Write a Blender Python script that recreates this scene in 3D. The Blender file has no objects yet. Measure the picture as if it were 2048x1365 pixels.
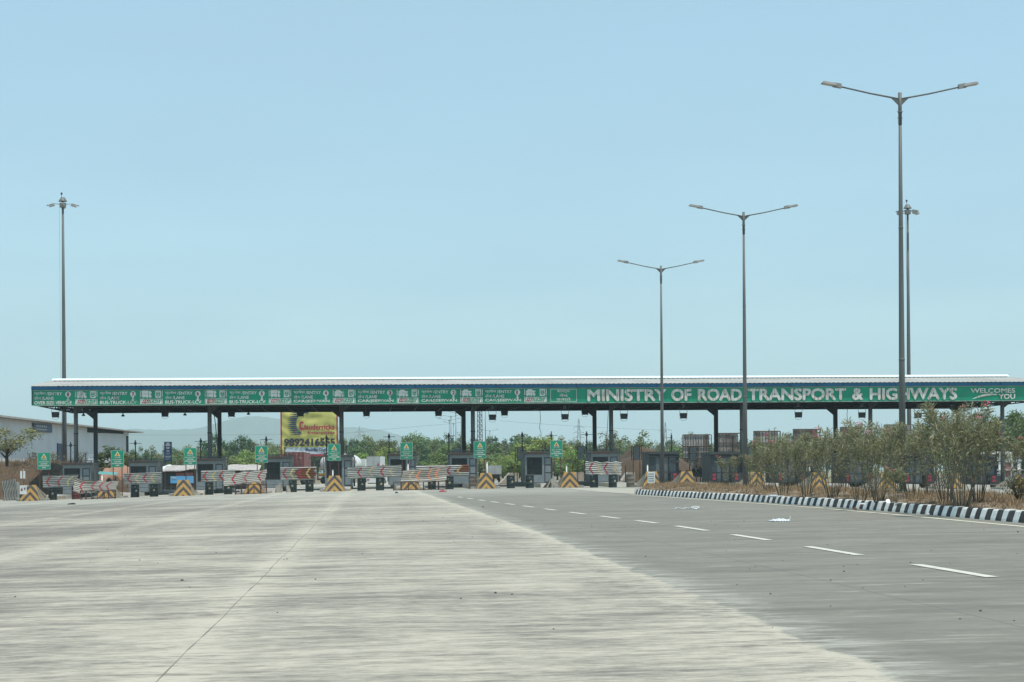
import bpy, math, random
from mathutils import Vector, Matrix
R = math.radians
rnd = random.Random(11)
SC = bpy.context.scene
C = SC.collection

# ------------------------------------------------------------------ camera
F_PX, CX, CY, YAW, ROLL, CAM_Z = 4380.0, 1024.0, 945.4, 0.0663, 0.0072, 1.26
fw = Vector((math.sin(YAW), math.cos(YAW), 0))
r0 = Vector((math.cos(YAW), -math.sin(YAW), 0))
RT = r0 * math.cos(ROLL) - Vector((0, 0, math.sin(ROLL)))
UP = Vector((0, 0, math.cos(ROLL))) + r0 * math.sin(ROLL)
cam = bpy.data.cameras.new('camera')
cam.sensor_width = 36.0
cam.lens = F_PX / 2048.0 * 36.0
cam.shift_y = (CY - 682.5) / 2048.0
cam.clip_start = 0.1
cam.clip_end = 12000
camo = bpy.data.objects.new('camera', cam)
C.objects.link(camo)
mw = Matrix((RT, UP, -fw)).transposed().to_4x4()
mw.translation = Vector((0, 0, CAM_Z))
camo.matrix_world = mw
SC.camera = camo

# ------------------------------------------------------------------ sky and sun
EL, AZ = R(72), R(38)
sunv = Vector((math.cos(EL) * math.sin(AZ), -math.cos(EL) * math.cos(AZ), math.sin(EL)))
w = bpy.data.worlds.new('World')
SC.world = w
w.use_nodes = True
nt = w.node_tree
bg = nt.nodes['Background']
sky = nt.nodes.new('ShaderNodeTexSky')
sky.sky_type = 'NISHITA'
sky.sun_disc = False
sky.sun_elevation = EL
sky.sun_rotation = R(142)
sky.air_density = 1.0
sky.dust_density = .5
sky.ozone_density = 1.0
tint = nt.nodes.new('ShaderNodeMix')                              # slight cyan cast of the hazy sky
tint.data_type = 'RGBA'; tint.blend_type = 'MULTIPLY'; tint.inputs[0].default_value = 1.0
tint.inputs[7].default_value = (.94, 1.06, 1.0, 1)
nt.links.new(sky.outputs[0], tint.inputs[6])
veil = nt.nodes.new('ShaderNodeMix')                              # thin even dust veil over the blue
veil.data_type = 'RGBA'; veil.inputs[0].default_value = .68
tc = nt.nodes.new('ShaderNodeTexCoord')                          # the veil is a little uneven, as thin high haze is
mpw = nt.nodes.new('ShaderNodeMapping'); mpw.inputs['Scale'].default_value = (3.0, 3.0, 14.0)
nzw = nt.nodes.new('ShaderNodeTexNoise'); nzw.inputs['Scale'].default_value = 1.6; nzw.inputs['Detail'].default_value = 5
mrw = nt.nodes.new('ShaderNodeMapRange'); mrw.inputs[1].default_value = .3; mrw.inputs[2].default_value = .7; mrw.inputs[3].default_value = .60; mrw.inputs[4].default_value = .80
nt.links.new(tc.outputs['Generated'], mpw.inputs[0]); nt.links.new(mpw.outputs[0], nzw.inputs['Vector']); nt.links.new(nzw.outputs[0], mrw.inputs[0]); nt.links.new(mrw.outputs[0], veil.inputs[0])
veil.inputs[7].default_value = (2.28, 3.52, 4.38, 1)
nt.links.new(tint.outputs[2], veil.inputs[6])
nt.links.new(veil.outputs[2], bg.inputs[0])
bg.inputs[1].default_value = 0.15
sl = bpy.data.lights.new('sun', 'SUN')
sl.energy = 3.0
sl.angle = R(0.6)
sl.color = (1.0, 0.95, 0.86)
so = bpy.data.objects.new('sun', sl)
C.objects.link(so)
so.rotation_euler = sunv.to_track_quat('Z', 'Y').to_euler()
SC.view_settings.view_transform = 'Standard'
SC.view_settings.look = 'None'
SC.view_settings.exposure = 0.25
SC.view_settings.gamma = 1.0
SC.view_settings.use_curve_mapping = False
SC.render.engine = 'CYCLES'
SC.cycles.use_denoising = True
SC.cycles.sample_clamp_indirect = 3.0
SC.cycles.max_bounces = 6
SC.cycles.volume_bounces = 1
SC.cycles.transparent_max_bounces = 8

# ------------------------------------------------------------------ geometry helpers
def ray(px, py):
    return fw + RT * ((px - CX) / F_PX) + UP * ((CY - py) / F_PX)

def at(px, py, Y):
    d = ray(px, py)
    t = Y / d.y
    return Vector((d.x * t, Y, CAM_Z + d.z * t))

KN = [(-2500, -1.2), (-400, -1.2), (-60, -1.1), (-25, -.48), (-21.5, -.40), (-15.9, -.26), (-10.8, -.13), (-4, .02), (0, .085),
      (5.6, .14), (9.8, .175), (14, .19), (18, .19), (22, .17), (30, .07), (45, -.18), (60, -.4), (400, -.6), (2500, -.6)]

def gz(x):
    for (a, b), (c, d) in zip(KN, KN[1:]):
        if x <= c:
            return b + (d - b) * (x - a) / (c - a)
    return KN[-1][1]

def gnd(px, py, dz=0.0):
    d = ray(px, py)
    t = 50.0
    for _ in range(80):
        t = .5 * t + .5 * (gz(d.x * t) + dz - CAM_Z) / d.z
    return Vector((d.x * t, d.y * t, gz(d.x * t) + dz))

class MB:
    def __init__(s):
        s.v, s.f, s.m, s.s = [], [], [], []

    def add(s, vs, fs, m=0, sm=False):
        o = len(s.v)
        s.v.extend([tuple(v) for v in vs])
        for f in fs:
            s.f.append(tuple(i + o for i in f))
            s.m.append(m)
            s.s.append(sm)

    def box(s, c, d, m=0, rz=0.0, M=None, taper=1.0):
        x, y, z = d[0] / 2, d[1] / 2, d[2] / 2
        vs = [Vector((sx * x * (taper if sz > 0 else 1), sy * y * (taper if sz > 0 else 1), sz * z))
              for sz in (-1, 1) for sy in (-1, 1) for sx in (-1, 1)]
        if M is None:
            M = Matrix.Rotation(rz, 3, 'Z') if rz else None
        if M is not None:
            vs = [M @ v for v in vs]
        c = Vector(c)
        s.add([v + c for v in vs], [(0, 2, 3, 1), (4, 5, 7, 6), (0, 1, 5, 4), (2, 6, 7, 3), (0, 4, 6, 2), (1, 3, 7, 5)], m)

    def b2(s, a, b, m=0):
        s.box([(a[i] + b[i]) / 2 for i in range(3)], [abs(b[i] - a[i]) for i in range(3)], m)

    def bar(s, p, q, wd, m=0):
        s.tube([p, q], [wd * .7, wd * .7], 4, m, sm=False)

    def tube(s, pts, rad, n=8, m=0, sm=True, cap=True):
        pts = [Vector(p) for p in pts]
        if not isinstance(rad, (list, tuple)):
            rad = [rad] * len(pts)
        vs, fs = [], []
        for i, p in enumerate(pts):
            t = (pts[min(i + 1, len(pts) - 1)] - pts[max(i - 1, 0)])
            if t.length < 1e-9:
                t = Vector((0, 0, 1))
            t.normalize()
            a = Vector((0, 1, 0)) if abs(t.y) < .9 else Vector((1, 0, 0))
            u = t.cross(a).normalized()
            v = t.cross(u)
            for k in range(n):
                ang = 2 * math.pi * (k + .5) / n
                vs.append(p + (u * math.cos(ang) + v * math.sin(ang)) * rad[i])
        for i in range(len(pts) - 1):
            for k in range(n):
                k2 = (k + 1) % n
                fs.append((i * n + k, i * n + k2, (i + 1) * n + k2, (i + 1) * n + k))
        s.add(vs, fs, m, sm)
        if cap:
            o = len(s.v) - len(vs)
            s.f.append(tuple(o + k for k in range(n))[::-1]); s.m.append(m); s.s.append(False)
            s.f.append(tuple(o + (len(pts) - 1) * n + k for k in range(n))); s.m.append(m); s.s.append(False)

    def lathe(s, prof, c=(0, 0, 0), n=20, m=0, sm=True):
        c = Vector(c)
        vs = [c + Vector((r * math.cos(2 * math.pi * k / n), r * math.sin(2 * math.pi * k / n), z)) for r, z in prof for k in range(n)]
        fs = [(i * n + k, i * n + (k + 1) % n, (i + 1) * n + (k + 1) % n, (i + 1) * n + k) for i in range(len(prof) - 1) for k in range(n)]
        s.add(vs, fs, m, sm)
        o = len(s.v) - len(vs)
        s.f.append(tuple(o + k for k in range(n))[::-1]); s.m.append(m); s.s.append(False)
        s.f.append(tuple(o + (len(prof) - 1) * n + k for k in range(n))); s.m.append(m); s.s.append(False)

    def prism(s, poly, y0, y1, m=0):                     # (x, z) outline pushed from y0 to y1
        n = len(poly)
        vs = [(x, y0, z) for x, z in poly] + [(x, y1, z) for x, z in poly]
        s.add(vs, [tuple(range(n)), tuple(range(2 * n - 1, n - 1, -1))] +
              [(i, (i + 1) % n + 0, (i + 1) % n + n, i + n)[::-1] for i in range(n)], m)

    def grid(s, fn, nu, nv, mfn=None, m=0, sm=False):
        vs = [fn(i / nu, j / nv) for j in range(nv + 1) for i in range(nu + 1)]
        o = len(s.v)
        s.v.extend([tuple(v) for v in vs])
        for j in range(nv):
            for i in range(nu):
                a = o + j * (nu + 1) + i
                s.f.append((a, a + 1, a + nu + 2, a + nu + 1))
                s.m.append(mfn((i + .5) / nu, (j + .5) / nv) if mfn else m)
                s.s.append(sm)

    def text(s, txt, x, z, wd, h, y, m=0, bold=0.0, shear=0.0):   # letters filling the box (x, z, wd, h) on the plane y, facing -Y
        vs, fs = glyphs(txt, 0.0, shear)
        x0 = min(v[0] for v in vs); x1 = max(v[0] for v in vs)
        z0 = min(v[1] for v in vs); z1 = max(v[1] for v in vs)
        d = bold * h * 2.4                                   # heavier strokes: the same letters again, shifted a little
        for i, (dx, dz) in enumerate(((0, 0), (d, 0), (d / 2, d / 2), (d / 2, -d / 2), (0, d / 2), (d, d / 2)) if bold else ((0, 0),)):
            s.add([(x + (v[0] - x0) / (x1 - x0) * (wd - d) + dx, y - .0016 * i, z + (v[1] - z0) / (z1 - z0) * h + dz) for v in vs], fs, m)

    def build(s, name, mats, parent=None, local=False, loc=None):
        if not isinstance(mats, (list, tuple)):
            mats = [mats]
        me = bpy.data.meshes.new(name)
        off = Vector((0, 0, 0))
        if parent is not None and not local:
            off = parent.location if parent.parent is None else parent.location + parent.parent.location
        if loc is not None:
            off = Vector(loc)
        me.from_pydata([(a - off.x, b - off.y, c - off.z) for a, b, c in s.v] if off.length else s.v, [], s.f)
        for x in mats:
            me.materials.append(x)
        me.polygons.foreach_set('material_index', s.m)
        me.polygons.foreach_set('use_smooth', s.s)
        me.update()
        o = bpy.data.objects.new(name, me)
        C.objects.link(o)
        if parent is not None:
            o.parent = parent
        if loc is not None:
            o.location = loc
        return o

_gl = {}
def glyphs(txt, bold, shear):
    k = (txt, bold, shear)
    if k not in _gl:
        cu = bpy.data.curves.new('lettering', 'FONT')
        cu.body = txt
        cu.offset = bold
        cu.shear = shear
        cu.resolution_u = 3
        o = bpy.data.objects.new("lettering", cu)
        C.objects.link(o)
        dg = bpy.context.evaluated_depsgraph_get()
        me = bpy.data.meshes.new_from_object(o.evaluated_get(dg))
        _gl[k] = ([tuple(v.co) for v in me.vertices], [tuple(p.vertices) for p in me.polygons])
        bpy.data.objects.remove(o)
        bpy.data.curves.remove(cu)
        bpy.data.meshes.remove(me)
    return _gl[k]

def tag(o, label=None, cat=None, group=None, kind=None):
    if label: o['label'] = label
    if cat: o['category'] = cat
    if group: o['group'] = group
    if kind: o['kind'] = kind
    return o

def thing(name, label, cat, loc=(0, 0, 0), group=None, rz=0.0):
    o = bpy.data.objects.new(name, None)
    o.empty_display_size = .3
    C.objects.link(o)
    o.location = loc
    o.rotation_euler = (0, 0, rz)
    return tag(o, label, cat, group)

def dup(root, loc, label, rz=None, sc=None):
    def cp(o, par):
        c = o.copy()
        C.objects.link(c)
        if par is not None:
            c.parent = par
        for ch in list(o.children):
            cp(ch, c)
        return c
    c = cp(root, None)
    c.location = loc
    if rz is not None: c.rotation_euler = (0, 0, rz)
    if sc is not None: c.scale = sc
    c['label'] = label
    return c

# ------------------------------------------------------------------ materials
def mat(name, col, rough=.65, metal=0.0, col2=None, scale=2.0, st=(1, 1, 1), lo=.42, hi=.68, bump=0.0, bscale=None, spec=.4, transl=0.0, hue=0.0, var=.0):
    m = bpy.data.materials.new(name)
    m.use_nodes = True
    n = m.node_tree.nodes
    L = m.node_tree.links
    p = n['Principled BSDF']
    p.inputs['Roughness'].default_value = rough
    p.inputs['Metallic'].default_value = metal
    p.inputs['Specular IOR Level'].default_value = spec
    p.inputs['Base Color'].default_value = (*col, 1)
    g = n.new('ShaderNodeNewGeometry')
    mp = n.new('ShaderNodeMapping')
    mp.inputs['Scale'].default_value = st
    L.new(g.outputs['Position'], mp.inputs[0])
    if col2 is None:
        col2 = tuple(c * .72 for c in col)
    nz = n.new('ShaderNodeTexNoise')
    nz.inputs['Scale'].default_value = scale
    nz.inputs['Detail'].default_value = 7
    nz.inputs['Roughness'].default_value = .62
    L.new(mp.outputs[0], nz.inputs['Vector'])
    mr = n.new('ShaderNodeMapRange')
    mr.inputs[1].default_value = lo
    mr.inputs[2].default_value = hi
    L.new(nz.outputs[0], mr.inputs[0])
    mx = n.new('ShaderNodeMix')
    mx.data_type = 'RGBA'
    mx.inputs[6].default_value = (*col, 1)
    mx.inputs[7].default_value = (*col2, 1)
    L.new(mr.outputs[0], mx.inputs[0])
    out = mx.outputs[2]
    if hue or var:
        oi = n.new('ShaderNodeObjectInfo')
        hs = n.new('ShaderNodeHueSaturation')
        a = n.new('ShaderNodeMapRange'); a.inputs[3].default_value = .5 - hue; a.inputs[4].default_value = .5 + hue
        b = n.new('ShaderNodeMapRange'); b.inputs[3].default_value = 1 - var; b.inputs[4].default_value = 1 + var
        L.new(oi.outputs['Random'], a.inputs[0]); L.new(a.outputs[0], hs.inputs['Hue'])
        ml = n.new('ShaderNodeMath'); ml.operation = 'MULTIPLY'; ml.inputs[1].default_value = 7.31
        fr = n.new('ShaderNodeMath'); fr.operation = 'FRACT'
        L.new(oi.outputs['Random'], ml.inputs[0]); L.new(ml.outputs[0], fr.inputs[0]); L.new(fr.outputs[0], b.inputs[0])
        L.new(b.outputs[0], hs.inputs['Value'])
        L.new(out, hs.inputs['Color'])
        out = hs.outputs[0]
    L.new(out, p.inputs['Base Color'])
    if bump:
        bn = n.new('ShaderNodeTexNoise')
        bn.inputs['Scale'].default_value = bscale or scale * 4
        bn.inputs['Detail'].default_value = 6
        L.new(mp.outputs[0], bn.inputs['Vector'])
        bp = n.new('ShaderNodeBump')
        bp.inputs['Strength'].default_value = bump
        bp.inputs['Distance'].default_value = .03
        L.new(bn.outputs[0], bp.inputs['Height'])
        L.new(bp.outputs[0], p.inputs['Normal'])
    if transl:
        tr = n.new('ShaderNodeBsdfTranslucent')
        L.new(out, tr.inputs[0])
        ms = n.new('ShaderNodeMixShader')
        ms.inputs[0].default_value = transl
        L.new(p.outputs[0], ms.inputs[1]); L.new(tr.outputs[0], ms.inputs[2])
        L.new(ms.outputs[0], n['Material Output'].inputs[0])
    return m

M = {}
M['green'] = mat('board_green', (.004, .30, .165), .5, col2=(.022, .205, .13), scale=1.3, st=(1.6, 1, .25), lo=.42, hi=.72)
M['border'] = mat('board_border', (.36, .44, .36), .5, col2=(.2, .28, .22))
M['letters'] = mat('weathered_white_letters', (.72, .71, .65), .6, col2=(.36, .28, .20), scale=2.4, st=(3.0, 1, .4), lo=.46, hi=.66)
M['letters2'] = mat('faded_white_letters', (.68, .68, .62), .6, col2=(.30, .34, .27), scale=1.6, st=(1.4, 1, .6), lo=.53, hi=.68)
M['white'] = mat('white_paint', (.72, .73, .70), .5, col2=(.6, .6, .56))
M['dark_red'] = mat('dark_red_paint', (.26, .03, .045), .5, col2=(.3, .1, .08))
M['red'] = mat('red_paint', (.40, .030, .055), .6, col2=(.30, .06, .065), scale=6)
M['yellow'] = mat('yellow_paint', (.62, .49, .18), .6, col2=(.46, .40, .23), scale=6)
M['orange'] = mat('amber_paint', (.8, .38, .03), .5)
M['black'] = mat('black_paint', (.03, .032, .036), .55, col2=(.06, .06, .06))
M['blue'] = mat('blue_sheet', (.010, .125, .26), .45, col2=(.02, .17, .33), scale=.5)
M['roof'] = mat('roof_sheet', (.43, .415, .37), .65, col2=(.34, .32, .275), scale=.6, st=(1, .3, 1))
M['cap'] = mat('ridge_cap_metal', (.80, .88, .88), .4, col2=(.74, .82, .83))
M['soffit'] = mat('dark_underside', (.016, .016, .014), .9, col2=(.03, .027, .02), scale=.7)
M['steel_dark'] = mat('dark_painted_steel', (.05, .058, .06), .5, col2=(.07, .07, .065))
M['steel'] = mat('grey_painted_steel', (.19, .20, .19), .5, col2=(.12, .12, .11), scale=1.0, st=(1, 1, .25))
M['galv'] = mat('galvanised_steel', (.155, .16, .15), .55, metal=.1, col2=(.10, .105, .097), scale=1.4, st=(3, 3, .25))
M['rust'] = mat('rusty_steel', (.12, .055, .04), .8, col2=(.07, .04, .035), scale=5)
M['sheet'] = mat('galvanised_sheet', (.34, .345, .32), .42, metal=.25, col2=(.15, .155, .14), scale=2.2, st=(.6, 1, 5), lo=.45, hi=.7)
M['sheet_old'] = mat('weathered_sheet', (.22, .20, .165), .5, metal=.1, col2=(.12, .105, .085), scale=1.8, st=(.7, 1, 4))
M['sheet_rust'] = mat('rusty_sheet', (.20, .075, .04), .75, col2=(.12, .05, .035), scale=3, st=(.6, 1, 5))
M['drum'] = mat('drum_black_green', (.020, .034, .034), .45, col2=(.05, .055, .045), scale=4, lo=.5, hi=.75)
M['drum_red'] = mat('drum_maroon', (.13, .03, .03), .6, col2=(.07, .03, .028), scale=4)
M['drum_grey'] = mat('drum_faded', (.20, .18, .15), .7, col2=(.13, .075, .05), scale=2, st=(1, 1, 2.5))
M['conc'] = mat('island_concrete', (.42, .40, .35), .9, col2=(.30, .28, .24), scale=1.5, bump=.4)
M['conc_white'] = mat('whitewashed_concrete', (.62, .57, .50), .9, col2=(.5, .42, .35), scale=2)
M['hz_yellow'] = mat('block_yellow', (.46, .26, .065), .8, col2=(.30, .215, .115), scale=4, lo=.45, hi=.75)
M['hz_pale'] = mat('block_faded_yellow', (.46, .38, .24), .85, col2=(.34, .28, .19), scale=4)
M['hz_black'] = mat('block_black', (.055, .055, .055), .8, col2=(.11, .1, .09), scale=4)
M['booth'] = mat('booth_panel', (.125, .145, .15), .5, col2=(.09, .108, .113), scale=.9, st=(1, 1, .4))
M['booth_light'] = mat('booth_trim', (.21, .24, .245), .45, col2=(.165, .19, .195))
M['booth_dark'] = mat('booth_dark_panel', (.05, .07, .075), .5, col2=(.04, .055, .06))
M['glass'] = mat('dark_window_glass', (.015, .02, .02), .2, col2=(.03, .036, .036), spec=.3)
M['lamp_glass'] = mat('lamp_lens', (.55, .53, .48), .3)
M['lamp_body'] = mat('lamp_housing', (.30, .29, .27), .45, metal=.2)
M['signal'] = mat('signal_panel', (.50, .52, .50), .5, col2=(.38, .4, .38), scale=2)
M['kerb_w'] = mat('kerb_white', (.90, .87, .80), .7, col2=(.58, .54, .47), scale=5, lo=.5, hi=.75)
M['kerb_b'] = mat('kerb_black', (.030, .027, .025), .8, col2=(.08, .07, .06), scale=5)
M['soil'] = mat('dry_soil', (.20, .145, .10), .95, col2=(.30, .24, .17), scale=1.2, bump=.6)
M['straw'] = mat('dry_grass', (.36, .26, .155), .9, col2=(.21, .135, .075), scale=.8, transl=.2)
M['earth'] = mat('dry_earth', (.26, .20, .12), .95, col2=(.16, .17, .07), scale=.05, bump=.3)
M['bank'] = mat('brown_bank', (.115, .072, .045), .95, col2=(.07, .05, .03), scale=.5, bump=.7)
M['hill'] = mat('forest_hill', (.075, .10, .05), .95, col2=(.12, .12, .07), scale=.01)
M['bark'] = mat('bark', (.12, .10, .075), .9, scale=6)
M['stem'] = mat('oleander_stem', (.20, .18, .13), .85, col2=(.12, .11, .08), scale=8)
M['ole'] = mat('oleander_leaf', (.17, .185, .085), .45, col2=(.46, .43, .27), scale=14, lo=.42, hi=.68, transl=.32, spec=.35)  # pale second tone: leaf-to-leaf variety plus bright highlights painted into the colour
M['pink'] = mat('pink_flower', (.80, .10, .22), .6, col2=(.85, .3, .38), scale=20, transl=.25)
M['leaf'] = mat('tree_leaf', (.115, .170, .045), .6, col2=(.195, .235, .08), scale=.35, lo=.4, hi=.65, transl=.22, hue=.03, var=.35)
M['leaf_pale'] = mat('pale_tree_leaf', (.21, .29, .055), .6, col2=(.30, .34, .10), scale=.35, transl=.25, hue=.02, var=.2)
M['leaf_dark'] = mat('dark_tree_leaf', (.050, .105, .038), .6, col2=(.10, .16, .055), scale=.35, transl=.18, hue=.02, var=.25)
M['leaf_olive'] = mat('olive_tree_leaf', (.24, .25, .09), .6, col2=(.33, .30, .14), scale=.5, transl=.22)
M['leaf_dry'] = mat('dry_tree_leaf', (.22, .20, .10), .7, col2=(.15, .15, .075), scale=.4, transl=.2, var=.2)
M['wall'] = mat('warehouse_wall', (.72, .71, .68), .7, col2=(.63, .63, .61), scale=.4)
M['wall_white'] = mat('white_wall', (.86, .86, .84), .7, col2=(.74, .74, .72), scale=.5)
M['navy'] = mat('navy_board', (.018, .042, .11), .45)
M['bill_yellow'] = mat('yellow_banner_cloth', (.56, .52, .14), .6, col2=(.48, .45, .13), scale=.6)
M['bill_pale'] = mat('pale_banner_cloth', (.55, .62, .68), .55)
M['maroon'] = mat('maroon_container', (.17, .05, .042), .55, col2=(.13, .045, .04), scale=1.0)
M['maroon2'] = mat('faded_maroon', (.30, .13, .12), .6)
M['tank'] = mat('white_tank', (.74, .74, .70), .35, col2=(.66, .64, .58))
M['tyre'] = mat('tyre_rubber', (.025, .025, .025), .85)
M['grey_box'] = mat('grey_truck_body', (.42, .43, .42), .55, col2=(.33, .34, .34))
M['banner_blue'] = mat('blue_banner', (.10, .36, .66), .5, col2=(.2, .48, .72), scale=.6)
M['tarp'] = mat('orange_brown_tarpaulin', (.36, .20, .13), .8, col2=(.29, .165, .11), scale=.6)
M['teal'] = mat('teal_sheet', (.12, .36, .34), .6)
M['hut'] = mat('hut_dark', (.055, .048, .042), .8)
M['tin'] = mat('old_tin_roof', (.52, .47, .42), .55, col2=(.36, .30, .26), scale=1.5)
M['hoard'] = mat('hoarding_back', (.40, .375, .33), .7, col2=(.20, .17, .14), scale=.8, st=(1, 1, .6), lo=.4, hi=.6)
M['hoard_w'] = mat('hoarding_bare_panel', (.58, .58, .56), .6)
M['lattice'] = mat('lattice_steel', (.09, .075, .065), .7, col2=(.14, .09, .06))
M['pylon'] = mat('pylon_steel', (.30, .31, .31), .6)
M['plastic'] = mat('white_plastic', (.8, .82, .82), .4)
M['sand'] = mat('pale_sand', (.44, .41, .33), .95, col2=(.33, .31, .25), scale=1.5, bump=.4)
M['marking'] = mat('road_paint', (.64, .62, .52), .8, col2=(.38, .37, .31), scale=9, lo=.5, hi=.72)
M['line'] = mat('edge_line_paint', (.66, .61, .46), .75, col2=(.40, .38, .31), scale=4, lo=.58, hi=.9)
M['sheet_pale'] = mat('pale_weathered_sheet', (.38, .365, .315), .5, metal=.1, col2=(.20, .185, .155), scale=2.2, st=(.6, 1, 5), lo=.45, hi=.7)
M['chev_orange'] = mat('faded_orange_red', (.55, .13, .05), .6, col2=(.6, .3, .1), scale=8)

# ------------------------------------------------------------------ road surface material (broomed, dusty concrete slabs beside a darker lane)
def road_material():
    m = bpy.data.materials.new('road_concrete')
    m.use_nodes = True
    n, L = m.node_tree.nodes, m.node_tree.links
    p = n['Principled BSDF']
    p.inputs['Roughness'].default_value = .85
    p.inputs['Specular IOR Level'].default_value = .25
    g = n.new('ShaderNodeNewGeometry')
    sp = n.new('ShaderNodeSeparateXYZ')
    L.new(g.outputs['Position'], sp.inputs[0])
    def noise(sx, sy, scale, det=7, rough=.6, dist=0.0):
        mp = n.new('ShaderNodeMapping')
        mp.inputs['Scale'].default_value = (sx, sy, 1)
        L.new(g.outputs['Position'], mp.inputs[0])
        z = n.new('ShaderNodeTexNoise')
        z.inputs['Scale'].default_value = scale
        z.inputs['Detail'].default_value = det
        z.inputs['Roughness'].default_value = rough
        z.inputs['Distortion'].default_value = dist
        L.new(mp.outputs[0], z.inputs['Vector'])
        return z.outputs[0]
    def mth(op, a, b=None, c=None):
        k = n.new('ShaderNodeMath')
        k.operation = op
        for i, x in enumerate((a, b, c)):
            if x is None: continue
            if isinstance(x, (int, float)): k.inputs[i].default_value = x
            else: L.new(x, k.inputs[i])
        return k.outputs[0]
    def rng(x, a, b, c=0.0, d=1.0):
        k = n.new('ShaderNodeMapRange')
        L.new(x, k.inputs[0])
        for i, v in zip((1, 2, 3, 4), (a, b, c, d)): k.inputs[i].default_value = v
        return k.outputs[0]
    def mix(f, a, b):
        k = n.new('ShaderNodeMix')
        k.data_type = 'RGBA'
        if isinstance(f, (int, float)): k.inputs[0].default_value = f
        else: L.new(f, k.inputs[0])
        for i, x in ((6, a), (7, b)):
            if isinstance(x, tuple): k.inputs[i].default_value = (*x, 1)
            else: L.new(x, k.inputs[i])
        return k.outputs[2]
    X, Y = sp.outputs[0], sp.outputs[1]
    big = noise(.05, .105, 1.0, 6, .6)
    st1 = noise(.22, .7, 1.0, 10, .70, .3)
    st2 = noise(1.05, 2.9, 1.0, 10, .74, .3)
    fine = noise(5, 13, 1.0, 8, .80)
    grain = noise(60, 60, 1.0, 3, .6)
    s = mth('ADD', mth('MULTIPLY', st1, .26), mth('MULTIPLY', st2, .40))
    s = mth('ADD', s, mth('MULTIPLY', big, .22))
    s = mth('ADD', s, mth('MULTIPLY', fine, .40))
    lane = noise(.55, .035, 1.0, 5, .6)
    s = mth('ADD', s, mth('MULTIPLY', mth('SUBTRACT', lane, .5), .12))
    s = mth('SUBTRACT', s, rng(X, -16.0, -3.0, .055, 0.0))
    light = rng(s, .575, .715)
    # slabs: every lane of concrete a little different
    wob = mth('MULTIPLY', mth('SUBTRACT', noise(.2, .12, 1.0, 3, .5), .5), .13)
    lx = mth('ADD', mth('ADD', X, 1.22), wob)
    fr = mth('ABSOLUTE', mth('SUBTRACT', mth('MODULO', mth('ADD', lx, 45.0 + 2.25), 4.5), 2.25))
    crackw = rng(noise(.8, .8, 1.0, 4), .35, .7, .002, .0105)
    crack = mth('LESS_THAN', fr, crackw)
    salt = mth('MULTIPLY', rng(mth('ADD', fr, mth('MULTIPLY', mth('SUBTRACT', st1, .5), 1.1)), .02, .40, 1.0, 0.0), rng(mth('ADD', mth('MULTIPLY', st2, .6), mth('MULTIPLY', fine, .4)), .42, .58))
    lt = mth('MINIMUM', mth('ADD', light, mth('MULTIPLY', salt, .65)), 1.0)
    e1 = mth('MULTIPLY', mth('SUBTRACT', noise(1.3, .9, 1.0, 10, .72), .5), .75)
    ed = mth('ADD', mth('SUBTRACT', X, rng(Y, 13, 42, 2.93, 3.27)), e1)
    lip = mth('MULTIPLY', rng(ed, -.8, -.05), rng(mth('ADD', mth('MULTIPLY', st2, .6), mth('MULTIPLY', fine, .4)), .44, .58))
    lt = mth('MINIMUM', mth('ADD', lt, mth('MULTIPLY', lip, .5)), 1.0)
    conc = mix(lt, (.19, .173, .145), (.53, .482, .378))
    conc = mix(rng(grain, .3, .75, 0.0, .22), conc, (.24, .23, .2))
    # darker lane to the right with a ragged, dusty edge
    dk = rng(ed, -.03, .03)
    dust = mth('MULTIPLY', rng(ed, .0, .55, 1.0, 0.0), rng(st2, .46, .62))
    ds = rng(mth('ADD', mth('ADD', mth('MULTIPLY', st1, .4), mth('MULTIPLY', st2, .35)), mth('MULTIPLY', fine, .25)), .42, .60)
    dark = mix(ds, (.165, .154, .126), (.285, .266, .218))
    dark = mix(mth('MULTIPLY', rng(st2, .57, .66), .55), dark, (.42, .40, .33))
    dark = mix(mth('MULTIPLY', dust, .8), dark, (.55, .54, .46))
    dark = mix(rng(grain, .35, .75, 0.0, .2), dark, (.15, .145, .13))
    j2 = mth('LESS_THAN', mth('ABSOLUTE', mth('SUBTRACT', mth('ADD', X, mth('MULTIPLY', wob, .4)), 4.66)), .012)
    dark = mix(mth('MULTIPLY', j2, .45), dark, (.1, .1, .09))
    col = mix(dk, conc, dark)
    col = mix(mth('MULTIPLY', mth('MULTIPLY', crack, mth('SUBTRACT', 1.0, dk)), .8), col, (.15, .14, .115))
    # pale grit swept across the plaza just before the toll islands
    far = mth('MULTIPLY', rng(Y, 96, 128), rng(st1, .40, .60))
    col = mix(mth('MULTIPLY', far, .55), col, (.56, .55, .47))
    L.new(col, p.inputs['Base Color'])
    bp = n.new('ShaderNodeBump')
    bp.inputs['Strength'].default_value = .25
    bp.inputs['Distance'].default_value = .01
    L.new(mth('ADD', grain, fine), bp.inputs['Height'])
    L.new(bp.outputs[0], p.inputs['Normal'])
    return m
M['road'] = road_material()

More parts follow.
